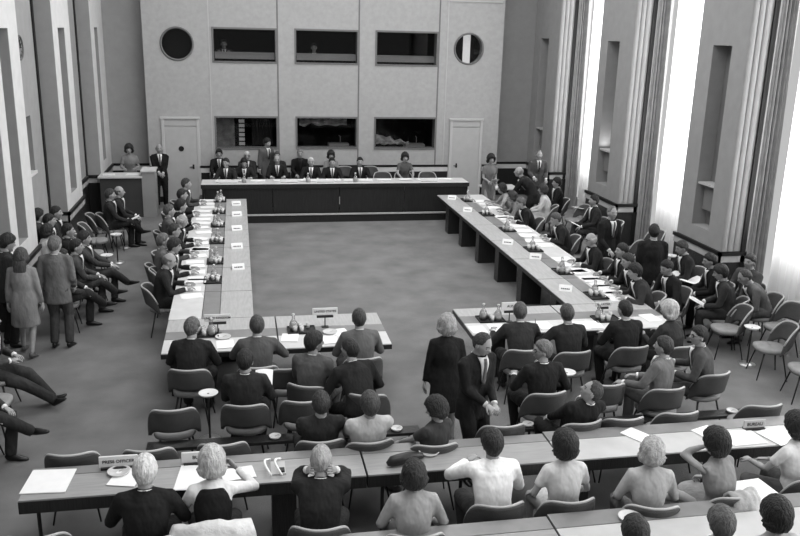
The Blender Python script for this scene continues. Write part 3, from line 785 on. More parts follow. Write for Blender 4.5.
P('dark-haired person in sleeveless dress resting the head on one hand', 716, 445, 12, who='sleeveless sitter resting head on hand', ch='draped with a pale cloth', fem=True, wear='dress', sleeve='none', top=.22, hair=('bouffant', .012), lean=.12, side=-.15, hy=.3, L=(-.12, .16, 1.16), Rr=(.1, .35, .68), elb=[V((-.8, .5, -1)), None], curl=.9)
P('dark-haired person in pale blouse at the right edge beside the grey sign', 797, 428, 20, who='dark-haired sitter at the right edge', ch='y', fem=True, wear='blouse', sleeve='short', top=.55, bottom=.07, hair=('bouffant', .015), lean=.1, L=(-.15, .42, .72), Rr=(.1, .4, .68))
# --- frontmost row, heads at the bottom edge
P('dark-haired person whose head top shows at the bottom, below the round ashtray', 635, 534, 0, who='dark head at the bottom edge', ch='y', top=.02, hair=('full', .02))
P('brown-haired person at the bottom edge between two dark heads', 721, 524, 0, who='brown-haired head at the bottom edge', ch='y', top=.05, hair=('full', .08))
P('dark full-haired person at the bottom right corner in pale top', 776, 517, 0, who='dark bouffant at the bottom right', ch='y', fem=True, wear='blouse', top=.3, hair=('bouffant', .012))
# --- row just beyond the front table
P('dark-haired person in dark jumper seated just beyond the front table, left of the pale jacket', 321, 404, 0, who='dark jumper sitter beyond the front table', ch='y', wear='shirt', top=.022, bottom=.02, hair=('short', .03), lean=-.2, hz=.50)
P('short-haired person in pale jacket seated just beyond the front table', 370, 405, 5, who='pale jacket sitter beyond the front table', ch='y', wear='cardigan', top=.42, bottom=.05, hair=('full', .05), lean=-.2, hz=.50)
P('dark-haired person in dark pinafore looking down left, beyond the front table', 437, 409, 30, chair_rz=0, who='pinafore sitter looking left', ch='y', fem=True, wear='dress', sleeve='short', top=.04, hair=('bob', .015), lean=-.2, hz=.50, hy=.7, hp=.3)
P('balding person in dark suit leaning back and looking up left beyond the front table', 592, 392, 10, who='balding man leaning back', ch='y', top=.012, hair=('receding', .04), lean=-.28, hz=.50, side=.12, hy=1.0, hp=-.45, tie=False)
# --- second row behind the left cross table
P('dark-haired person in dark suit reading a sheet, second row of the left block', 245, 361, -5, who='reader in the second row left', ch='y', top=.022, hair=('short', .015), lean=.05, hy=-.2, Rr=(.16, .36, .80), L=(-.1, .36, .72), paper='right')
P('dark-haired person in dark suit leaning forward to the man beside the table end', 350, 350, 12, who='man leaning forward', top=.02, hair=('short', .02), lean=.45, side=-.1, hy=.6, legs='tuck', hz=.62, L=(-.22, .45, .80), Rr=(.15, .35, .7))
# --- left cross table
P('grey-haired person in dark suit at the left end of the left cross table', 192, 328, -8, who='dark suit at the left end of the cross table', ch='y', top=.018, hair=('short', .09), hy=-.4, glasses=True, **TB)
P('dark-haired person with both elbows on the left cross table', 257, 326, 0, who='man with elbows on the cross table', ch='y', top=.085, hair=('short', .05), lean=.30, L=(-.12, .45, .84), Rr=(.2, .46, .80), elb=[V((-.8, -.2, -.6)), V((.8, -.2, -.6))])
P('dark-haired person in grey suit turned right at the left cross table', 314, 343, -25, who='grey suit turned right', ch='y', top=.085, hair=('full', .02), lean=.2, hy=-.8, L=(-.1, .40, .8), Rr=(.2, .3, .66), group=None)
P('person in plain mid grey suit at the right end of the left cross table', 359, 319, 3, who='mid grey suit at the cross table end', top=.11, hair=('short', .04), ch='y', **TB)
# --- standing pair in the gangway
P('curly pale-haired person standing in a dark coat with back turned, centre gangway', 447, 326, -5, who='standing figure in dark coat', fem=True, k=1.02, sit=False, legs='stand', wear='skirt', top=.010, bottom=.012, hair=('curly', .28))
P('balding person in dark open suit standing with hands together, beside the dark coat', 482, 344, 205, who='balding man standing in the gangway', sit=False, legs='stand', top=.012, hair=('receding', .03), hy=.25, hp=.35, L=(-.06, .30, 1.0), Rr=(.06, .30, 1.02), curl=1.0, k=1.05, shirt=.6)
# --- right cross table
P('greying person in dark suit beside the small white sign, right cross table', 520, 312, -5, who='greying man at the right cross table', ch='y', top=.028, hair=('short', .07), lean=.34, L=(-.3, .46, .84), Rr=(.2, .45, .79))
P('person in dark suit holding up a pipe at the right cross table', 567, 314, 5, who='man holding a pipe', ch='y', top=.020, hair=('short', .05), lean=.25, hp=.1, L=(-.32, .42, .90), Rr=(.2, .42, .79))
P('dark-haired person in black suit third along the right cross table', 625, 310, 5, who='black suit at the right cross table', ch='y', top=.014, hair=('short', .02), lean=.24, hy=.3, L=(-.17, .43, .79), Rr=(.17, .43, .79))
P('pale-haired person in dark jacket at the corner end of the right cross table', 669, 312, 20, who='pale-haired sitter at the table corner', fem=True, ch='y', wear='cardigan', top=.03, hair=('bouffant', .40), hy=.3, **TB)
# --- second row behind the right cross table
P('person in dark suit and spectacles turned left, second row of the right block', 543, 351, 5, who='spectacled man turned left', ch='y', glasses=True, top=.012, hair=('short', .12), lean=.08, hy=1.3, L=(-.22, .36, .82), Rr=(.22, .25, .68))
P('person in grey suit seated sideways with knees to the left', 664, 347, 40, who='grey suit seated sideways', ch='y', top=.12, hair=('short', .03), chair_rz=5, lean=.05, hy=.1, side=.15, legs='crossl', L=(-.2, .40, .75), Rr=(.2, .4, .72), tie=False)
P('spectacled person in dark grey suit facing left beside the man seated sideways', 699, 336, 60, who='spectacled man facing left', ch='y', chair_rz=15, glasses=True, top=.06, hair=('short', .015), lean=.22, hy=.4, L=(-.15, .38, .74), Rr=(.1, .42, .80))
# --- right long table, facing left
RT_ = dict(L=(-.17, .42, .79), Rr=(.17, .42, .79))
P('person in pale blouse reaching across the far end of the right long table', 502, 189, 80, who='reaching sitter at the far end', ch='y', fem=True, wear='blouse', sleeve='short', top=.30, hair=('bob', .02), lean=.6, L=(-.25, .6, .80), Rr=(.05, .62, .80))
P('person in grey dress bent over the papers at the far right table', 512, 197, 80, who='grey dress bent over papers', fem=True, wear='dress', top=.16, hair=('bob', .03), lean=.55, L=(-.17, .5, .79), Rr=(.17, .5, .79))
P('person in black suit bent low over the right long table', 521, 203, 85, who='black suit bent low', ch='y', top=.010, hair=('short', .09), lean=.45, hp=.3, **RT_)
P('person in dark striped jacket writing at the right long table', 556, 219, 85, who='man writing at the right long table', ch='y', top=.018, hair=('short', .07), lean=.42, hp=.3, **RT_)
P('elderly spectacled person in dark suit at the right long table', 591, 240, 88, who='elderly spectacled man', ch='y', glasses=True, top=.016, hair=('bald', .4), lean=.28, hp=.1, **RT_)
P('dark-haired person at the right long table beside the elderly spectacled man', 622, 251, 88, who='dark-haired man next to the elderly one', ch='y', top=.02, hair=('short', .02), lean=.18, **RT_)
P('person in dark suit and white cuffs writing near the table corner', 628, 261, 88, who='man in white cuffs', ch='y', top=.022, hair=('short', .025), lean=.35, hp=.2, **RT_)
P('person in charcoal suit leaning on the near end of the right long table', 635, 272, 80, who='charcoal suit at the near end', ch='y', top=.035, hair=('full', .012), lean=.42, hp=.15, **RT_)
# --- standing and second row right
P('person in dark suit and pale tie standing facing the camera behind the right table', 612, 213, 195, who='man standing behind the right table', sit=False, legs='stand', top=.012, hair=('receding', .12), hy=-.1, L=(-.25, .1, .85), Rr=(.15, .28, .98))
P('dark-suited person standing with back turned beside the sheer curtain', 654, 232, -15, who='standing back by the sheer curtain', sit=False, legs='stand', top=.012, hair=('short', .015), L=(-.15, .25, 1.0), Rr=(.15, .25, 1.0))
P('dark-suited person bending far forward beside the far wall', 519, 172, 60, who='man bending forward', sit=False, legs='stand', top=.014, hair=('bald', .2), lean=.75, L=(-.15, .65, .82), Rr=(.15, .65, .82))
P('person in grey suit standing at the far right corner facing the camera', 539, 155, 175, who='grey suit in the far corner', sit=False, legs='stand', top=.075, hair=('receding', .14), L=(-.2, .25, 1.0), Rr=(.15, .28, 1.05))
P('person in grey dress standing with papers beside the right door', 491, 160, 185, who='standing figure by the right door', fem=True, sit=False, legs='stand', wear='dress', sleeve='short', top=.16, hair=('bouffant', .015), L=(-.08, .30, 1.0), Rr=(.12, .30, 1.02), paper='y')
P('person in pale blouse seated behind the bending man', 543, 190, 70, who='pale blouse behind the bending man', ch='y', fem=True, wear='blouse', top=.5, hair=('bob', .03), lean=.2, paper='y')
P('black-suited person holding papers in the second row by the first curtain', 557, 183, 85, who='black suit by the first curtain', ch='y', top=.009, hair=('full', .012), lean=.1, paper='y')
P('dark-haired person reading a folder below the far curtain', 594, 201, 88, who='folder reader', ch='y', top=.02, hair=('short', .012), lean=.15, legs='cross', paper='y')
P('dark-suited person reading papers below the middle niche', 682, 248, 85, who='paper reader below the middle niche', ch='y', top=.02, hair=('short', .03), lean=.3, hp=.3, legs='cross', paper='y')
P('dark-haired person with pale collar, second from the pier rail', 710, 261, 75, who='pale-collared man by the pier rail', ch='y', top=.012, hair=('short', .015), lean=.25, hp=.2, legs='cross')
P('person in dark suit seated in light edged chair reading on the knee', 721, 273, 60, who='reader with papers on the knee', ch='y', top=.03, hair=('full', .02), lean=.28, hp=.3, paper='y')
P('person in grey jacket tucked behind at the window drape', 750, 262, 110, who='man at the window drape', ch='y', top=.06, hair=('short', .03), lean=.1)
P('person in pale grey suit hunched forward at the right window', 745, 277, 80, who='hunched pale grey suit', ch='y', top=.11, hair=('receding', .05), lean=.65, hp=.4, L=(-.12, .45, .55), Rr=(.12, .45, .55))
P('dark-haired person seated between the standing back and the paper reader', 667, 268, 100, who='sitter between back and reader', ch='y', top=.02, hair=('short', .015), lean=.3, hp=.3)
P('dark-haired person with crossed legs beside the folder reader', 577, 212, 90, who='sitter beside the folder reader', ch='y', top=.03, hair=('short', .03), lean=.2, legs='cross') if False else None
# --- left long table, facing right
LT = dict(L=(-.17, .42, .79), Rr=(.17, .42, .79))
P('dark-haired person at the head table end of the left long table', 186, 184, -92, who='farthest left table sitter', ch='y', top=.05, hair=('short', .04), lean=.15, **LT)
P('dark-suited person second from the far end of the left long table', 182, 195, -88, who='second-farthest left table sitter', ch='y', top=.02, hair=('short', .02), lean=.3, **LT)
P('dark-haired person third from the far end of the left long table', 181, 206, -85, who='third-farthest left table sitter', ch='y', top=.015, hair=('full', .015), lean=.3, **LT)
P('person in grey suit sitting back behind the left long table', 169, 211, -80, who='grey suit sitting back', ch='y', top=.085, hair=('short', .07), lean=.05)
P('bald person in dark suit leaning over papers at the left long table', 182, 221, -90, who='bald man over papers', ch='y', top=.015, hair=('bald', .35), lean=.28, hp=.3, **LT)
P('dark-haired person right beside the bald man at the left long table', 174, 231, -92, who='dark head beside the bald man', ch='y', top=.05, hair=('short', .03), lean=.22, **LT)
P('fair person in grey suit set back behind the left long table', 163, 241, -80, who='fair grey suit set back', ch='y', top=.12, hair=('short', .12), lean=.05)
P('dark-haired person in black suit second from the near end of the left long table', 174, 246, -92, who='black suit second from the near end', ch='y', top=.012, hair=('full', .025), lean=.22, hp=.2, **LT)
P('balding person in charcoal suit at the near end of the left long table', 169, 261, -88, who='balding charcoal suit at the near end', ch='y', top=.02, hair=('bald', .10), lean=.22, hp=.35, **LT)
# --- along the left wall
P('dark-suited person nearest the counter corner with one leg crossed and papers', 110, 195, -85, who='leg-crossed man by the counter', ch='y', top=.022, hair=('short', .04), lean=.05, legs='cross', paper='y')
P('balding person behind the leg-crossed man below the counter', 119, 192, -85, who='balding man below the counter', ch='y', top=.02, hair=('bald', .06), lean=.1)
P('dark-haired person deepest in the left recess beside the pier', 38, 216, -70, who='recess sitter by the near pier', top=.04, hair=('full', .015), hy=.3)
P('dark-haired person in middle of the left recess looking right', 49, 221, -80, who='middle recess sitter', top=.03, hair=('short', .015))
P('dark-suited person by the far pier of the left recess', 56, 213, -90, who='recess sitter by the far pier', top=.025, hair=('short', .02))
P('person in white blouse seated beside the near left pier', 47, 232, -60, who='white blouse by the near pier', fem=True, wear='blouse', top=.6, hair=('bob', .02), ch='y')
P('black-suited person half hidden behind the white blouse', 68, 231, -85, who='half-hidden black suit', top=.012, hair=('short', .012), ch='y')
P('dark-haired person leaning back with hands clasped, legs stretched across the gangway', 84, 239, -88, who='man with legs across the gangway', ch='y', top=.04, hair=('full', .02), lean=-.05, legs='cross', L=(-.05, .42, .74), Rr=(.05, .42, .74), k=1.03)
P('dark-haired person turned right beside the standing grey suit', 76, 247, -82, who='sitter turned right beside the grey suit', ch='y', top=.05, hair=('short', .015), legs='cross', L=(-.1, .40, .70), Rr=(.1, .42, .70))
P('seated person with crossed shoes half hidden by the standing grey suit', 77, 274, -85, pos=(-2.95, 13.8), who='half-hidden sitter with crossed shoes', ch='y', top=.03, hair=('short', .02), legs='cross')
P('person in grey suit standing with back turned on the left', 55, 245, -8, who='standing grey suit on the left', sit=False, legs='stand', top=.12, bottom=.055, hair=('short', .12), k=1.04, hy=-.4, L=(-.28, .0, .84), Rr=(.2, .2, .95))
P('long-haired person in knee-length pale grey dress standing on the left', 21, 257, -5, who='long-haired figure in pale dress', fem=True, sit=False, legs='step', wear='dress', sleeve='long', top=.20, hair=('long', .05), k=1.02)
P('dark-suited person standing at the left edge facing the long-haired figure', 7, 243, -60, who='standing man at the left edge', sit=False, legs='stand', top=.03, hair=('full', .015), hp=.3)
P('person in dark suit at the left edge stretching a leg onto the carpet', 0, 0, -92, who='upper pair of legs at the left edge', pos=(-3.25, 10.78), ch='y', top=.05, bottom=.03, hair=('short', .03), legs='out', L=(-.1, .3, .72), Rr=(.1, .3, .72))
P('person in dark trousers with crossed leg at the lower left edge', 0, 0, -100, who='lower pair of legs at the left edge', pos=(-3.12, 9.32), ch='y', top=.03, bottom=.025, hair=('short', .03), legs='cross')
# --- head table, facing the camera
HB = .2
HT = dict(base=HB, L=(-.17, .42, .79), Rr=(.17, .42, .79))
P('dark-suited person leftmost of the front row at the head table', 226, 163, 170, who='leftmost front sitter at the head table', ch='y', top=.02, hair=('short', .02), hy=-.3, **HT)
P('dark-haired person bent over documents at the head table, second from left', 244, 163, 180, who='bent reader at the head table', ch='y', top=.02, hair=('full', .012), lean=.35, hp=.3, **HT)
P('balding person in black suit beside the standing grey suit, head table', 277, 160, 180, who='balding black suit at the head table', ch='y', top=.014, hair=('bald', .12), **HT)
P('white-haired person with white shirt front at the middle of the head table', 311, 162, 175, who='white-haired man at the head table', ch='y', top=.012, hair=('receding', .5), shirt=.85, **HT)
P('dark-haired person right of the white-haired one at the head table', 332, 162.5, 180, who='dark-haired sitter at mid head table', ch='y', top=.012, hair=('short', .012), **HT)
P('black-suited person sitting alone right of centre at the head table', 360, 162, 178, who='black suit right of centre', ch='y', top=.010, hair=('short', .01), **HT)
P('dark-haired person in patterned dress at the right of the head table', 405, 158, 180, who='patterned dress at the head table', ch='y', fem=True, k=1.05, wear='dress', sleeve='short', top=.09, hair=('bouffant', .015), hz=.66, **HT)
P('dark-haired person in black suit leftmost of the back row on the dais', 219, 154, 180, who='leftmost back-row sitter', ch='y', base=HB, top=.014, hair=('full', .012))
P('silver-haired spectacled person in the back row on the dais', 247, 156, 180, who='silver-haired back-row sitter', ch='y', base=HB, top=.03, hair=('short', .5), glasses=True)
P('dark-haired back-row person partly behind the standing grey suit', 277, 156, 180, who='back-row sitter by the standing suit', ch='y', base=HB, top=.02, hair=('short', .06))
P('person all in black with fair hair in the back row on the dais', 300, 154, 180, who='black-clad back-row sitter', ch='y', base=HB, top=.008, hair=('short', .2), tie=False, shirt=.02)
P('dark-haired person in light dress at the right of the back row', 331, 156, 180, who='light dress in the back row', ch='y', base=HB, fem=True, wear='dress', top=.2, hair=('bouffant', .02))
P('dark-haired person in light grey suit standing at the head table', 267, 143, 215, who='grey suit standing at the head table', sit=False, legs='stand', base=HB, top=.085, hair=('full', .012), hy=.3, hp=.1)
P('person in patterned blouse standing behind the reception counter', 129, 150, 185, who='figure behind the counter', fem=True, sit=False, legs='stand', wear='skirt', sleeve='short', top=.22, bottom=.03, hair=('bouffant', .02), L=(-.15, .3, 1.1), Rr=(.15, .3, 1.1))
P('balding person in black suit leaning against the wall beside the left door', 159, 149, 190, who='man leaning by the left door', sit=False, legs='stand', top=.010, hair=('bald', .2), hy=.1, L=(-.05, .26, 1.0), Rr=(.06, .28, 1.03), k=1.03, lean=-.04)
# --- behind the booth windows
P('dim person with pale collar behind the upper left booth window', 0, 0, 180, who='upper left booth sitter', pos=(-.35, 25.05), base=3.2, top=.06, hair=('short', .04), L=(-.2, .35, .95), Rr=(.2, .35, .95))
P('dim person with white shirt front behind the upper middle booth window', 0, 0, 180, who='upper middle booth sitter', pos=(2.2, 25.05), base=3.15, top=.02, hair=('short', .03))
P('dark person seated in the raised booth opening of the left wall', 0, 0, -90, who='left booth sitter', pos=(-4.2, 17.93), base=.78, sit=False, legs='stand', L=(-.1, .1, 1.0), Rr=(.1, .1, 1.0), top=.015, hair=('short', .015))

# ------------------------------------------------------------------ empty chairs
for x, y, rz, l in (
    (-1.75, 6.72, 0, 'empty, left of the press officer sitter behind the front table'),
    (-1.72, 8.12, 0, 'with only its rim showing beyond the loose papers'),
    (-.98, 8.1, 0, 'with only its rim showing beyond the press officer sign'),
    (-.25, 8.12, 0, 'with only its rim showing beyond the blond sitter'),
    (2.75, 8.12, 0, 'with only its rim showing above the white shirt'),
    (4.15, 8.1, 0, 'with only its rim showing above the curly-haired sitter'),
    (4.85, 8.15, 0, 'with only its rim showing left of the small grey sign'),
    (5.95, 8.2, 0, 'with only its rim showing right of the small grey sign'),
    (-.81, 9.0, 2, 'empty, leftmost of the second row in the left block'),
    (.66, 9.02, -5, 'empty, between the reader and the leaning man'),
    (1.42, 9.1, -12, 'empty, right end of the second row in the left block'),
    (.52, 10.0, 10, 'empty, just behind the left cross table'),
    (4.35, 9.0, 0, 'empty, right of the spectacled man turned left'),
    (7.58, 11.35, 78, 'empty, beside the ashtray stand on the right'),
    (7.78, 10.5, 76, 'empty, second of the right-hand trio from the ashtray stand'),
    (7.78, 9.65, 74, 'empty, third of the right-hand trio, cut by the frame'),
    (8.5, 11.3, 95, 'empty, behind the hunched pale grey suit'),
    (-3.05, 19.05, -88, 'empty, farthest of the three along the left gangway'),
    (-3.05, 18.1, -85, 'empty, middle of the three along the left gangway'),
    (-2.98, 17.05, -85, 'empty, nearest of the three along the left gangway'),
    (-3.05, 10.02, -95, 'empty, between the two pairs of legs at the left edge'),
    (8.2, 19.2, 92, 'empty, below the far sheer curtain'),
    (8.25, 17.4, 92, 'empty, below the middle niche lamp'),
    (8.75, 16.4, 100, 'empty, tilted against the second sheer curtain'),
    (7.9, 15.5, 88, 'empty, behind the man standing behind the right table')):
    chair(x, y, rz, 'grey shell-backed chair '+l, 'empty shell chairs')
for x, l in ((3.95, 'empty, behind the head table left of the patterned dress'), (5.25, 'empty, right end behind the head table')):
    chair(x, 22.9, 180, 'grey shell-backed chair '+l, 'empty shell chairs', .2)
for x, l in ((3.0, 'empty, in the back row right of the light dress'), (3.75, 'empty, in the back row behind the black suit')):
    chair(x, 23.9, 180, 'grey shell-backed chair '+l, 'empty shell chairs', .2)

# ------------------------------------------------------------------ garments on chair backs, bag
def drape(name, label, cat, x, y, w, m, z=.86, drop=.32, rz=0):
    def fn(u, v):
        s = (v-.5)*2; t = abs(s); a = s*.9
        yy = -.30+.05*math.sin(a*1.6)+(.07 if s > 0 else -.06)*t**.5+.35*abs(u-.5)**2
        zz = z-drop*t**1.4-.10*abs(u-.5)**2*4*.6+.02*noise.noise((u*8, v*6, x))
        return V(((u-.5)*w*(1+.08*math.sin(v*7)), yy+.02*noise.noise((u*9, v*7, x+3)), zz)), V((0, math.copysign(.8, s) if t > .3 else s, .6)).normalized()
    o = obj(name, G().sheet(fn, 24, 20, .03), m, smooth=True, loc=(x, y, 0), rz=R(rz)); props(o, label, cat); return o
a = PEOPLE['blond sitter in black waistcoat']
drape('folded_coat', 'white coat folded over the chair back of the blond sitter', 'coat', a.x, a.y+.03, .68, mat('white_coat', .62, .85, bump=1, bscale=12, var=.15, vscale=8), .88, .26)
wc = PEOPLE['blond sitter in black waistcoat']
a = PEOPLE['sleeveless sitter resting head on hand']
drape('folded_cloth', 'pale cloth hung over the chair of the sleeveless sitter', 'cloth', a.x+.04, a.y+.04, .30, mat('pale_cloth', .42, .9, bump=1, bscale=12), .88, .2, 12)
h = at(407, 461, .76)
o = obj('handbag', G().tube([(-.22, .02, .03), (-.17, .01, .055), (-.05, 0, .06), (.06, .02, .05), (.17, -.01, .04), (.2, 0, .02)], [(.02, .02), (.055, .05), (.06, .055), (.05, .045), (.035, .03), (.01, .01)], 12, lat=(0, 1, 0)), mat('bag_leather', .02, .4), smooth=True, loc=(h.x, h.y, .742), rz=R(20))
props(o, 'dark soft leather handbag lying on the front table', 'handbag')

# ------------------------------------------------------------------ low link benches and ashtrays
def bench(label, x0, x1, y):
    t = empty('link_bench', label, 'bench', ((x0+x1)/2, y, 0)); h = (x1-x0)/2
    obj('bench_top', G().box(-h, h, -.09, .09, .36, .40), DARKW, t, bevel=.004)
    n = 4
    for k in range(n):
        xx = -h+.12+(2*h-.24)*k/(n-1); obj('leg', G().tube([(xx, 0, 0), (xx, 0, .37)], .016, 7), DARKM, t)
bench('low dark bench linking the second-row chairs of the left block', -1.1, 2.0, 8.72)
bench('low dark bench linking the second-row chairs of the right block', 3.2, 6.15, 8.62)
def dish(name, label, x, y, z, group, r=.075):
    t = empty(name, label, 'ashtray', (x, y, z), group=group)
    bo = obj('bowl', G().lathe([(.01, .001), (r*.8, .001), (r, .03), (r*.92, .03), (r*.7, .012), (.01, .010)], 20), mat('ashtray_glass', .6, .2), t, smooth=True)
    obj('cigarette_end', G().tube([(.0, .01, .016), (.05, .03, .03)], .004, 6), PAPERG, bo)
for x, y, z, l in ((.31, 8.72, .40, 'small ashtray on the left link bench beside the reader'), (1.72, 8.72, .40, 'small ashtray at the right end of the left link bench'), (3.0+.3, 8.62, .40, 'small ashtray at the left end of the right link bench'), (5.98, 8.62, .40, 'small ashtray at the right end of the right link bench'),
                   (at(119, 473, .74).x, at(119, 473, .74).y, .74, 'round glass ashtray below the press officer sign'), (at(429, 453, .74).x, at(429, 453, .74).y, .74, 'round glass ashtray beside the dark handbag'),
                   (at(630, 519, .74).x, at(630, 519, .74).y, .74, 'round glass ashtray at the bottom edge of the frontmost table'), (at(223, 338, .74).x, at(223, 338, .74).y, .74, 'round ashtray below the left cross table sign'),
                   (at(330, 333, .74).x, at(330, 333, .74).y, .74, 'round ashtray below the right sign of the left cross table')):
    dish('ashtray', l, x, y, z, 'ashtrays on tables and benches', .11 if z > .7 else .07)
def stand(label, x, y, h=.62):
    t = empty('ashtray_stand', label, 'ashtray stand', (x, y, 0), group='pedestal ashtray stands')
    obj('base', G().lathe([(.01, 0), (.13, 0), (.13, .015), (.03, .03), (.01, .03)], 20), CHROME, t, smooth=True)
    obj('pole', G().tube([(0, 0, .02), (0, 0, h)], .013, 8), DARKM, t, smooth=True)
    obj('dish', G().lathe([(.02, h-.03), (.09, h-.02), (.12, h+.012), (.11, h+.014), (.08, h), (.01, h-.002)], 24), mat('white_dish', .7, .35), t, smooth=True)
stand('white-topped ashtray stand behind the left end chair of the cross table', -.45, 9.55)
stand('white-topped ashtray stand beside the spectacled man turned left', 4.16, 9.6)
stand('white-topped ashtray stand between the empty chairs on the right', 7.72, 10.93)
stand('small ashtray stand beside the farthest empty chair on the left', -2.62, 19.2)
stand('ashtray stand beside the middle empty chair on the left', -2.6, 17.9)
stand('ashtray stand beside the man with legs across the gangway', -2.55, 16.2)
stand('ashtray stand near the sheer curtain behind the standing back', 8.6, 15.1)

# ------------------------------------------------------------------ signs
def desk_sign(label, x, y, txt, w=.34, h=.085, ped=True, size=None, grey=.6, rz=0):
    t = empty('name_sign', label, 'sign', (x, y, .742), rz=R(rz), group='lettered name signs')
    z0 = .19 if ped else .02
    sb = obj('sign_board', G().box(-w/2, w/2, -.012, .012, z0, z0+h), mat('sign_white_%d' % (grey*100), grey, .6), t, bevel=.003)
    if ped:
        obj('sign_bar', G().box(-w*.33, w*.33, -.014, .014, z0-.045, z0-.012), DARKM, t); obj('sign_stem', G().tube([(0, 0, .0), (0, 0, z0-.02)], .008, 6), DARKM, t)
        obj('sign_base', G().box(-.05, .05, -.035, .035, 0, .01), DARKM, t)
    else: obj('sign_foot', G().box(-w*.45, w*.45, -.04, .04, 0, .022), DARKM, t)
    lettering(txt, size or h*.62, sb, (0, -.014, z0+h/2), (PI/2, 0, 0))
p = at(121, 470, .76); desk_sign('white sign reading PRESS OFFICER on the front table', p.x-.03, p.y+.08, 'PRESS OFFICER', .36, .11, False, .045, .62)
p = at(197, 467, .76); desk_sign('white sign reading BUDGET partly behind the blond sitter', p.x+.05, p.y+.1, 'BUDGET', .40, .11, False, .05, .62)
p = at(757, 430, .76); desk_sign('small grey sign reading BUREAU at the right of the front table', p.x, p.y+.06, 'BUREAU', .26, .09, False, .052, .35)
p = at(218, 334, .74); desk_sign('pedestal sign reading UNITED KINGDOM on the left cross table', p.x, p.y, 'UNITED KINGDOM', .36, .10, True, .042)
p = at(325, 327, .74); desk_sign('pedestal sign reading UNITED STATES on the left cross table', p.x, p.y, 'UNITED STATES', .36, .10, True, .044)
p = at(509, 322, .74); desk_sign('small white sign reading AUS behind the greying man', p.x, p.y, 'AUS', .26, .12, True, .055)
p = at(602, 318, .74); desk_sign('small two-line sign on the right cross table near the tray', p.x, p.y, 'MALAYSIA', .26, .07, True, .045)
# folded white cards on the inner panels of the long tables
def tent():
    r = empty('name_card', 'x', 'name card')
    cd = obj('card', G().sheet(lambda u, v: (V(((u-.5)*.22, (v-.5)*.14, .10-.2*abs(v-.5)*1.0)), V((0, math.copysign(.8, v-.5) if abs(v-.5) > .02 else 0, .6)).normalized()), 2, 8, .004), PAPER, r)
    g = G()
    for k in range(5): g.box(-.07+k*.03, -.05+k*.03, -.053, -.047, .035, .055)
    obj('lettering', g, INK, cd)
    return r
t0 = tent(); learn(t0); first = True
LTENT = [(-.11, 20.2, 'nearest the head table on the left long table'), (-.1, 19.0, 'second from the head table on the left long table'), (-.1, 17.6, 'third from the head table on the left long table'), (-.1, 16.07, 'fourth from the head table on the left long table'), (-.08, 14.58, 'nearest the cross table on the left long table')]
RTENT = [(5.37, 20.6, 'farthest on the right long table'), (5.38, 19.1, 'second from the far end of the right long table'), (5.36, 15.9, 'beside the tall pale carafe of the right long table'), (5.55, 14.75, 'fourth along the right long table'), (5.35, 12.7, 'nearest the cross table on the right long table')]
for x, y, l in LTENT+RTENT:
    rz = R(8) if x < 1 else R(-25)
    lab = 'folded white name card '+l
    if first: first = False; t0.location = (x, y, .742); t0.rotation_euler.z = rz; props(t0, lab, None, 'folded name cards')
    else: copy_tree(t0, (x, y, .742), rz, lab, 'folded name cards')

# ------------------------------------------------------------------ trays, carafes, tumblers
r = empty('tray', 'x', 'tray'); obj('tray_plate', G().box(-.15, .15, -.20, .20, 0, .008), BLACK, r); obj('tray_lip', G().box(-.15, -.14, -.2, .2, 0, .022).box(.14, .15, -.2, .2, 0, .022).box(-.15, .15, -.2, -.19, 0, .022).box(-.15, .15, .19, .2, 0, .022), BLACK, r)
tray0 = r; learn(r)
GLASSW = mat('pale_glass', .55, .12, spec=.8)
r = empty('carafe', 'x', 'carafe'); obj('carafe_body', G().lathe([(.01, 0), (.055, 0), (.062, .06), (.05, .12), (.022, .16), (.02, .20), (.028, .22), (.01, .22)], 16), GLASS, r, smooth=True)
obj('water', G().lathe([(.01, .004), (.05, .005), (.056, .06), (.046, .11), (.01, .11)], 14), GLASSW, r, smooth=True); obj('stopper', G().lathe([(.01, .215), (.02, .22), (.024, .24), (.01, .25)], 12), GLASSW, r, smooth=True)
car0 = r; learn(r)
r = obj('tumbler', G().lathe([(.01, 0), (.026, 0), (.032, .085), (.029, .085), (.024, .01), (.01, .01)], 12), GLASSW, smooth=True); tum0 = r; KIDS[r.name] = []
props(tum0, 'x', 'glass')
used = set()
def put(proto, loc, rz, label, group):
    if proto.name not in used:
        used.add(proto.name); proto.location = loc; proto.rotation_euler.z = rz; props(proto, label, None, group); return proto
    return copy_tree(proto, loc, rz, label, group)
TRAYS = [(-.5, 20.75, 0, 'beside the farthest left table sitter'), (-.5, 19.4, 0, 'before the second-farthest left table sitter'), (-.5, 18.05, 0, 'before the third-farthest left table sitter'), (-.49, 16.6, 0, 'before the bald man at the left long table'), (-.49, 15.1, 0, 'before the black suit at the left long table'), (-.5, 13.9, 0, 'before the balding charcoal suit on the left'),
         (5.74, 20.4, 0, 'before the reaching sitter on the right long table'), (5.74, 18.7, 0, 'before the black suit bent low'), (5.74, 17.1, 0, 'midway along the right long table'), (5.73, 15.4, 0, 'before the man writing at the right long table'), (5.73, 13.8, 0, 'before the elderly spectacled man'), (5.75, 12.35, 0, 'at the near end of the right long table'),
         (-.55, 11.3, 90, 'left of the united kingdom sign'), (.80, 11.28, 90, 'left of the united states sign'), (3.65, 11.42, 90, 'beside the small AUS sign'), (5.42, 11.22, 90, 'near the corner of the right cross table')]
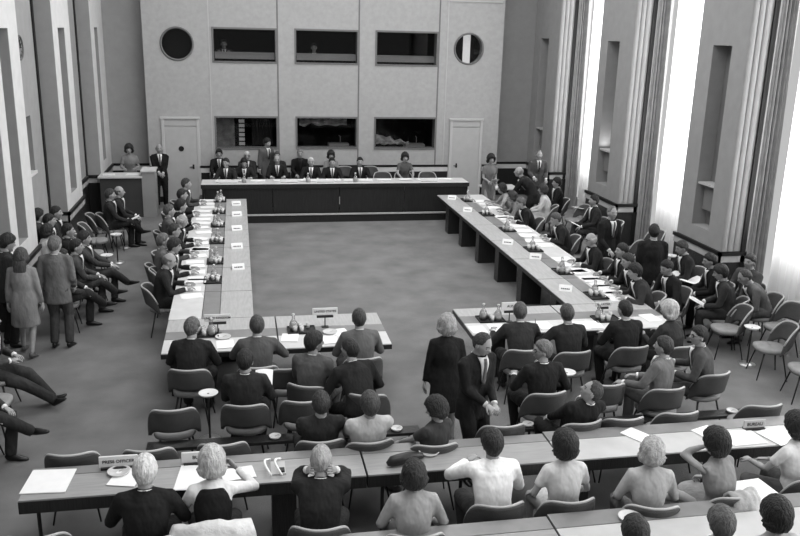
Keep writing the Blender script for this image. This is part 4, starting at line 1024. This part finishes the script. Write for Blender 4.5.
for i, (x, y, a, l) in enumerate(TRAYS):
    put(tray0, (x, y, .741), R(a), 'black serving tray '+l, 'black serving trays')
    rot = Matrix.Rotation(R(a), 3, 'Z')
    def q(dx, dy): v = rot @ V((dx, dy, 0)); return (x+v.x, y+v.y, .75)
    put(car0, q(.02, .11), 0, 'stoppered water carafe on the tray '+l, 'water carafes')
    if i % 2 == 0: put(car0, q(-.05, -.10), 0, 'stoppered water carafe on the tray '+l, 'water carafes')
    for dx, dy in ((-.09, .0), (.0, .0), (.09, .02), (.08, -.1), (-.07, .09) if i % 2 else (.02, -.15)):
        put(tum0, q(dx, dy), 0, 'upright water tumblers on the tray '+l, 'tumblers on the tray '+l)
p = at(276, 469, .74); dd = empty('paper_rack', 'curved white wire rack with cards on the front table', 'rack', (p.x, p.y, .742))
g = G()
for s in (-1, 1): g.tube([(s*.05-.06*math.sin(t_*PI/8)*1, -.16+.04*t_, .02+.06*math.sin(t_*PI/8)) for t_ in range(9)], .012, 6)
obj('rack_wire', g, PAPER, dd, smooth=True); obj('rack_base', G().box(-.05, .09, -.12, .12, 0, .012), PAPERG, dd); obj('card', G().box(.03, .08, -.1, -.03, .012, .03), BLACK, dd)
# pipe held by the second sitter of the right cross table
p = at(565, 320, .95)

# ------------------------------------------------------------------ papers
rnd = random.Random(3)
def paper(x, y, z, rz, w, h, label, n=3, group='loose papers on the tables', m=None):
    g = G()
    for k in range(n):
        dx, dy = rnd.uniform(-.012, .012), rnd.uniform(-.012, .012); g.box(-w/2+dx, w/2+dx, -h/2+dy, h/2+dy, k*.003, k*.003+.0025)
    o = obj('paper_stack', g, m or PAPER, loc=(x, y, z), rz=R(rz)); props(o, label, 'papers', group); return o
names_l = ['farthest left table sitter', 'second-farthest left table sitter', 'third-farthest left table sitter', 'bald man over papers', 'dark head beside the bald man', 'black suit second from the near end', 'balding charcoal suit at the near end']
SIDE = ['directly before', 'just beyond', 'just this side of']
for n in names_l:
    p = PEOPLE[n]
    for k, dy in enumerate((0, .42, -.4)):
        y = p.y+dy+rnd.uniform(-.05, .05)
        if y < 12.1 or y > 20.9: continue
        paper(-.80+rnd.uniform(-.06, .05), y, .742, 90+rnd.uniform(-14, 14), .23, .32, 'papers '+SIDE[k]+' the '+n.replace(' at the left long table',''))
for n in ['reaching sitter at the far end', 'black suit bent low', 'man writing at the right long table', 'elderly spectacled man', 'dark-haired man next to the elderly one', 'man in white cuffs', 'charcoal suit at the near end']:
    p = PEOPLE[n]
    for k, dy in enumerate((0, .45, -.42)):
        y = p.y+dy+rnd.uniform(-.05, .05)
        if y < 12.1 or y > 21: continue
        paper(6.05+rnd.uniform(-.06, .05), y, .742, 90+rnd.uniform(-14, 14), .25, .36, 'papers '+SIDE[k]+' the '+n.replace(' at the right long table',''))
paper(6.05, 17.0, .742, 88, .25, .36, 'white papers on the empty stretch of the right long table'); paper(6.05, 18.7-.3, .742, 94, .25, .36, 'white papers at the empty seat beyond the writing man')
for px, py, w, h, l, rz in ((49, 482, .40, .42, 'wide white papers at the left end of the front table', -4), (128, 475, .26, .42, 'white papers before the press officer sitter', -14), (194, 478, .30, .44, 'white papers before the blond sitter', -6), (238, 474, .3, .22, 'white papers under the raised arm of the blond sitter', 10),
                            (638, 436, .2, .3, 'single pale sheet before the curly-haired sitter', 30), (742, 438, .4, .3, 'white papers under the small grey sign', 2), (780, 436, .36, .34, 'white papers beside the dark-haired sitter at the right edge', 15),
                            (706, 432, .24, .2, 'crumpled pale papers before the sleeveless sitter', 20), (750, 492, .5, .36, 'broad white paper on the frontmost table at the right', 5)):
    p = at(px, py, .74); paper(p.x, p.y, .742, rz, w, h, l)
for px, py, l in ((180, 346, 'at the left end of the left cross table'), (225, 347, 'beside the dark suit on the left cross table'), (330, 342, 'before the grey suit turned right'), (290, 338, 'beside the man with elbows on the cross table'),
                  (340, 333, 'under the united states sign'), (497, 328, 'before the greying man'), (545, 326, 'before the man holding a pipe'), (600, 330, 'before the black suit at the right cross table'), (583, 328, 'left of the corner tray'), (650, 318, 'before the pale-haired sitter at the table corner'), (478, 330, 'at the free end of the right cross table')):
    p = at(px, py, .74); paper(p.x, max(p.y, 10.85 if px < 400 else 11.0), .742, rnd.uniform(-12, 12), .22, .3, 'white papers '+l)
for x, l in ((-.45, 'before the leftmost sitter'), (-.02, 'before the bent reader'), (.45, 'left of the standing grey suit'), (1.05, 'before the balding black suit'), (1.55, 'right of the balding black suit'), (1.95, 'before the white-haired man'), (2.45, 'before the dark-haired mid sitter'), (2.9, 'left of the black suit'), (3.3, 'before the black suit'), (3.8, 'right of the black suit'), (4.4, 'before the patterned dress'), (4.9, 'right of the patterned dress'), (5.5, 'at the right end')):
    paper(x, 21.93+rnd.uniform(-.05, .05), 1.012, rnd.uniform(-10, 10), .36, .22, 'white papers on the head table '+l, 8)
for x, l in ((-.3, 'left part'), (1.25, 'middle left part'), (2.2, 'middle part'), (5.0, 'right part')):
    t = empty('name_sign', 'long white name board on the '+l+' of the head table', 'sign', (x, 21.72, 1.01), group='white boards on the head table')
    obj('sign_board', G().box(-.24, .24, -.01, .01, .005, .085), PAPER, t); obj('sign_foot', G().box(-.22, .22, -.03, .03, 0, .008), DARKM, t)
for x, l in ((.1, 'before the bent reader'), (1.75, 'beside the white-haired man'), (3.0, 'left of the black suit')):
    put(car0, (x, 21.75, 1.01), 0, 'stoppered water carafe on the head table '+l, 'water carafes')
# papers and ledger on the reception counter
paper(-3.35, 22.6, 1.09, 10, .3, .22, 'white papers at the left end of the reception counter', 6); paper(-2.75, 22.6, 1.09, -8, .35, .25, 'white papers before the figure behind the counter', 6)
# papers on laps and on the far corner table
t = empty('side_table', 'low pale table beside the right door', 'table', (7.15, 22.3, 0)); obj('tabletop', G().box(-.5, .5, -.35, .35, .7, .74), TOPL, t, bevel=.005)
for sx in (-1, 1):
    for sy in (-1, 1): obj('leg', G().tube([(sx*.45, sy*.3, 0), (sx*.45, sy*.3, .7)], .02, 7), DARKM, t)
paper(7.1, 22.3, .742, 15, .5, .36, 'white papers on the low table beside the right door', 5)
for px, py, l, r_ in ((583, 209, 'open white booklet on a lap below the far curtain', 30), (695, 283, 'open white newspaper on a lap below the near niche', 20), (668, 276, 'white booklet on a knee beside the newspaper', 40)):
    p = at(px, py, .66); g = G().sheet(lambda u, v: (V(((u-.5)*.5, (v-.5)*.34, .06*abs(math.sin((u-.5)*PI)))), V((0, 0, 1))), 12, 2, .004)
    o = obj('open_booklet', g, PAPER, loc=(p.x, p.y, p.z), rz=R(r_)); props(o, l, 'booklet', None)
# pipe
g = G().tube([(0, 0, 0), (.0, .03, .07)], [.006, .004], 6).ball((0, 0, 0), (.016, .016, .02), 8, 6)
a = PEOPLE['man holding a pipe']; o = obj('tobacco_pipe', g, BLACK, smooth=True, loc=(a.x-.32, a.y+.52, .96)); props(o, 'small dark pipe held up at the right cross table', 'pipe')


# ------------------------------------------------------------------ finish the remeshed bodies
bpy.context.view_layer.update()
dg = bpy.context.evaluated_depsgraph_get()
new = []
for o, join in PENDING:
    me = bpy.data.meshes.new_from_object(o.evaluated_get(dg)); new.append(me)
for (o, join), me in zip(PENDING, new):
    old = o.data; mats = list(old.materials)
    if join:
        bm = bmesh.new(); bm.from_mesh(me)
        for f in bm.faces: f.material_index = 0; f.smooth = True
        bm.from_mesh(join); bm.to_mesh(me); bm.free()
    for q in mats[len(me.materials):]: me.materials.append(q)
    o.modifiers.clear(); o.data = me; me.name = o.name
    me.polygons.foreach_set('use_smooth', [True]*len(me.polygons))

# ------------------------------------------------------------------ light
sc = bpy.context.scene
w = bpy.data.worlds.new('world'); sc.world = w; w.use_nodes = True
w.node_tree.nodes['Background'].inputs[0].default_value = (1, 1, 1, 1); w.node_tree.nodes['Background'].inputs[1].default_value = .52
def area(name, loc, rot, sx, sy, e):
    li = bpy.data.lights.new(name, 'AREA'); li.shape = 'RECTANGLE'; li.size = sx; li.size_y = sy; li.energy = e
    o = bpy.data.objects.new(name, li); C.objects.link(o); o.location = loc; o.rotation_euler = rot; return o
area('overhead_fill', (2.6, 17, 9.5), (0, 0, 0), 8, 9, 900)  # overhead fill lights added to brighten the hall, no fittings in view
area('overhead_fill', (2.6, 6, 9.5), (0, 0, 0), 8, 6, 560)
sc.view_settings.view_transform = 'Standard'; sc.view_settings.look = 'None'; sc.view_settings.exposure = 0
sc.cycles.use_denoising = True
sc.cycles.max_bounces = 5; sc.cycles.diffuse_bounces = 3; sc.cycles.transparent_max_bounces = 10
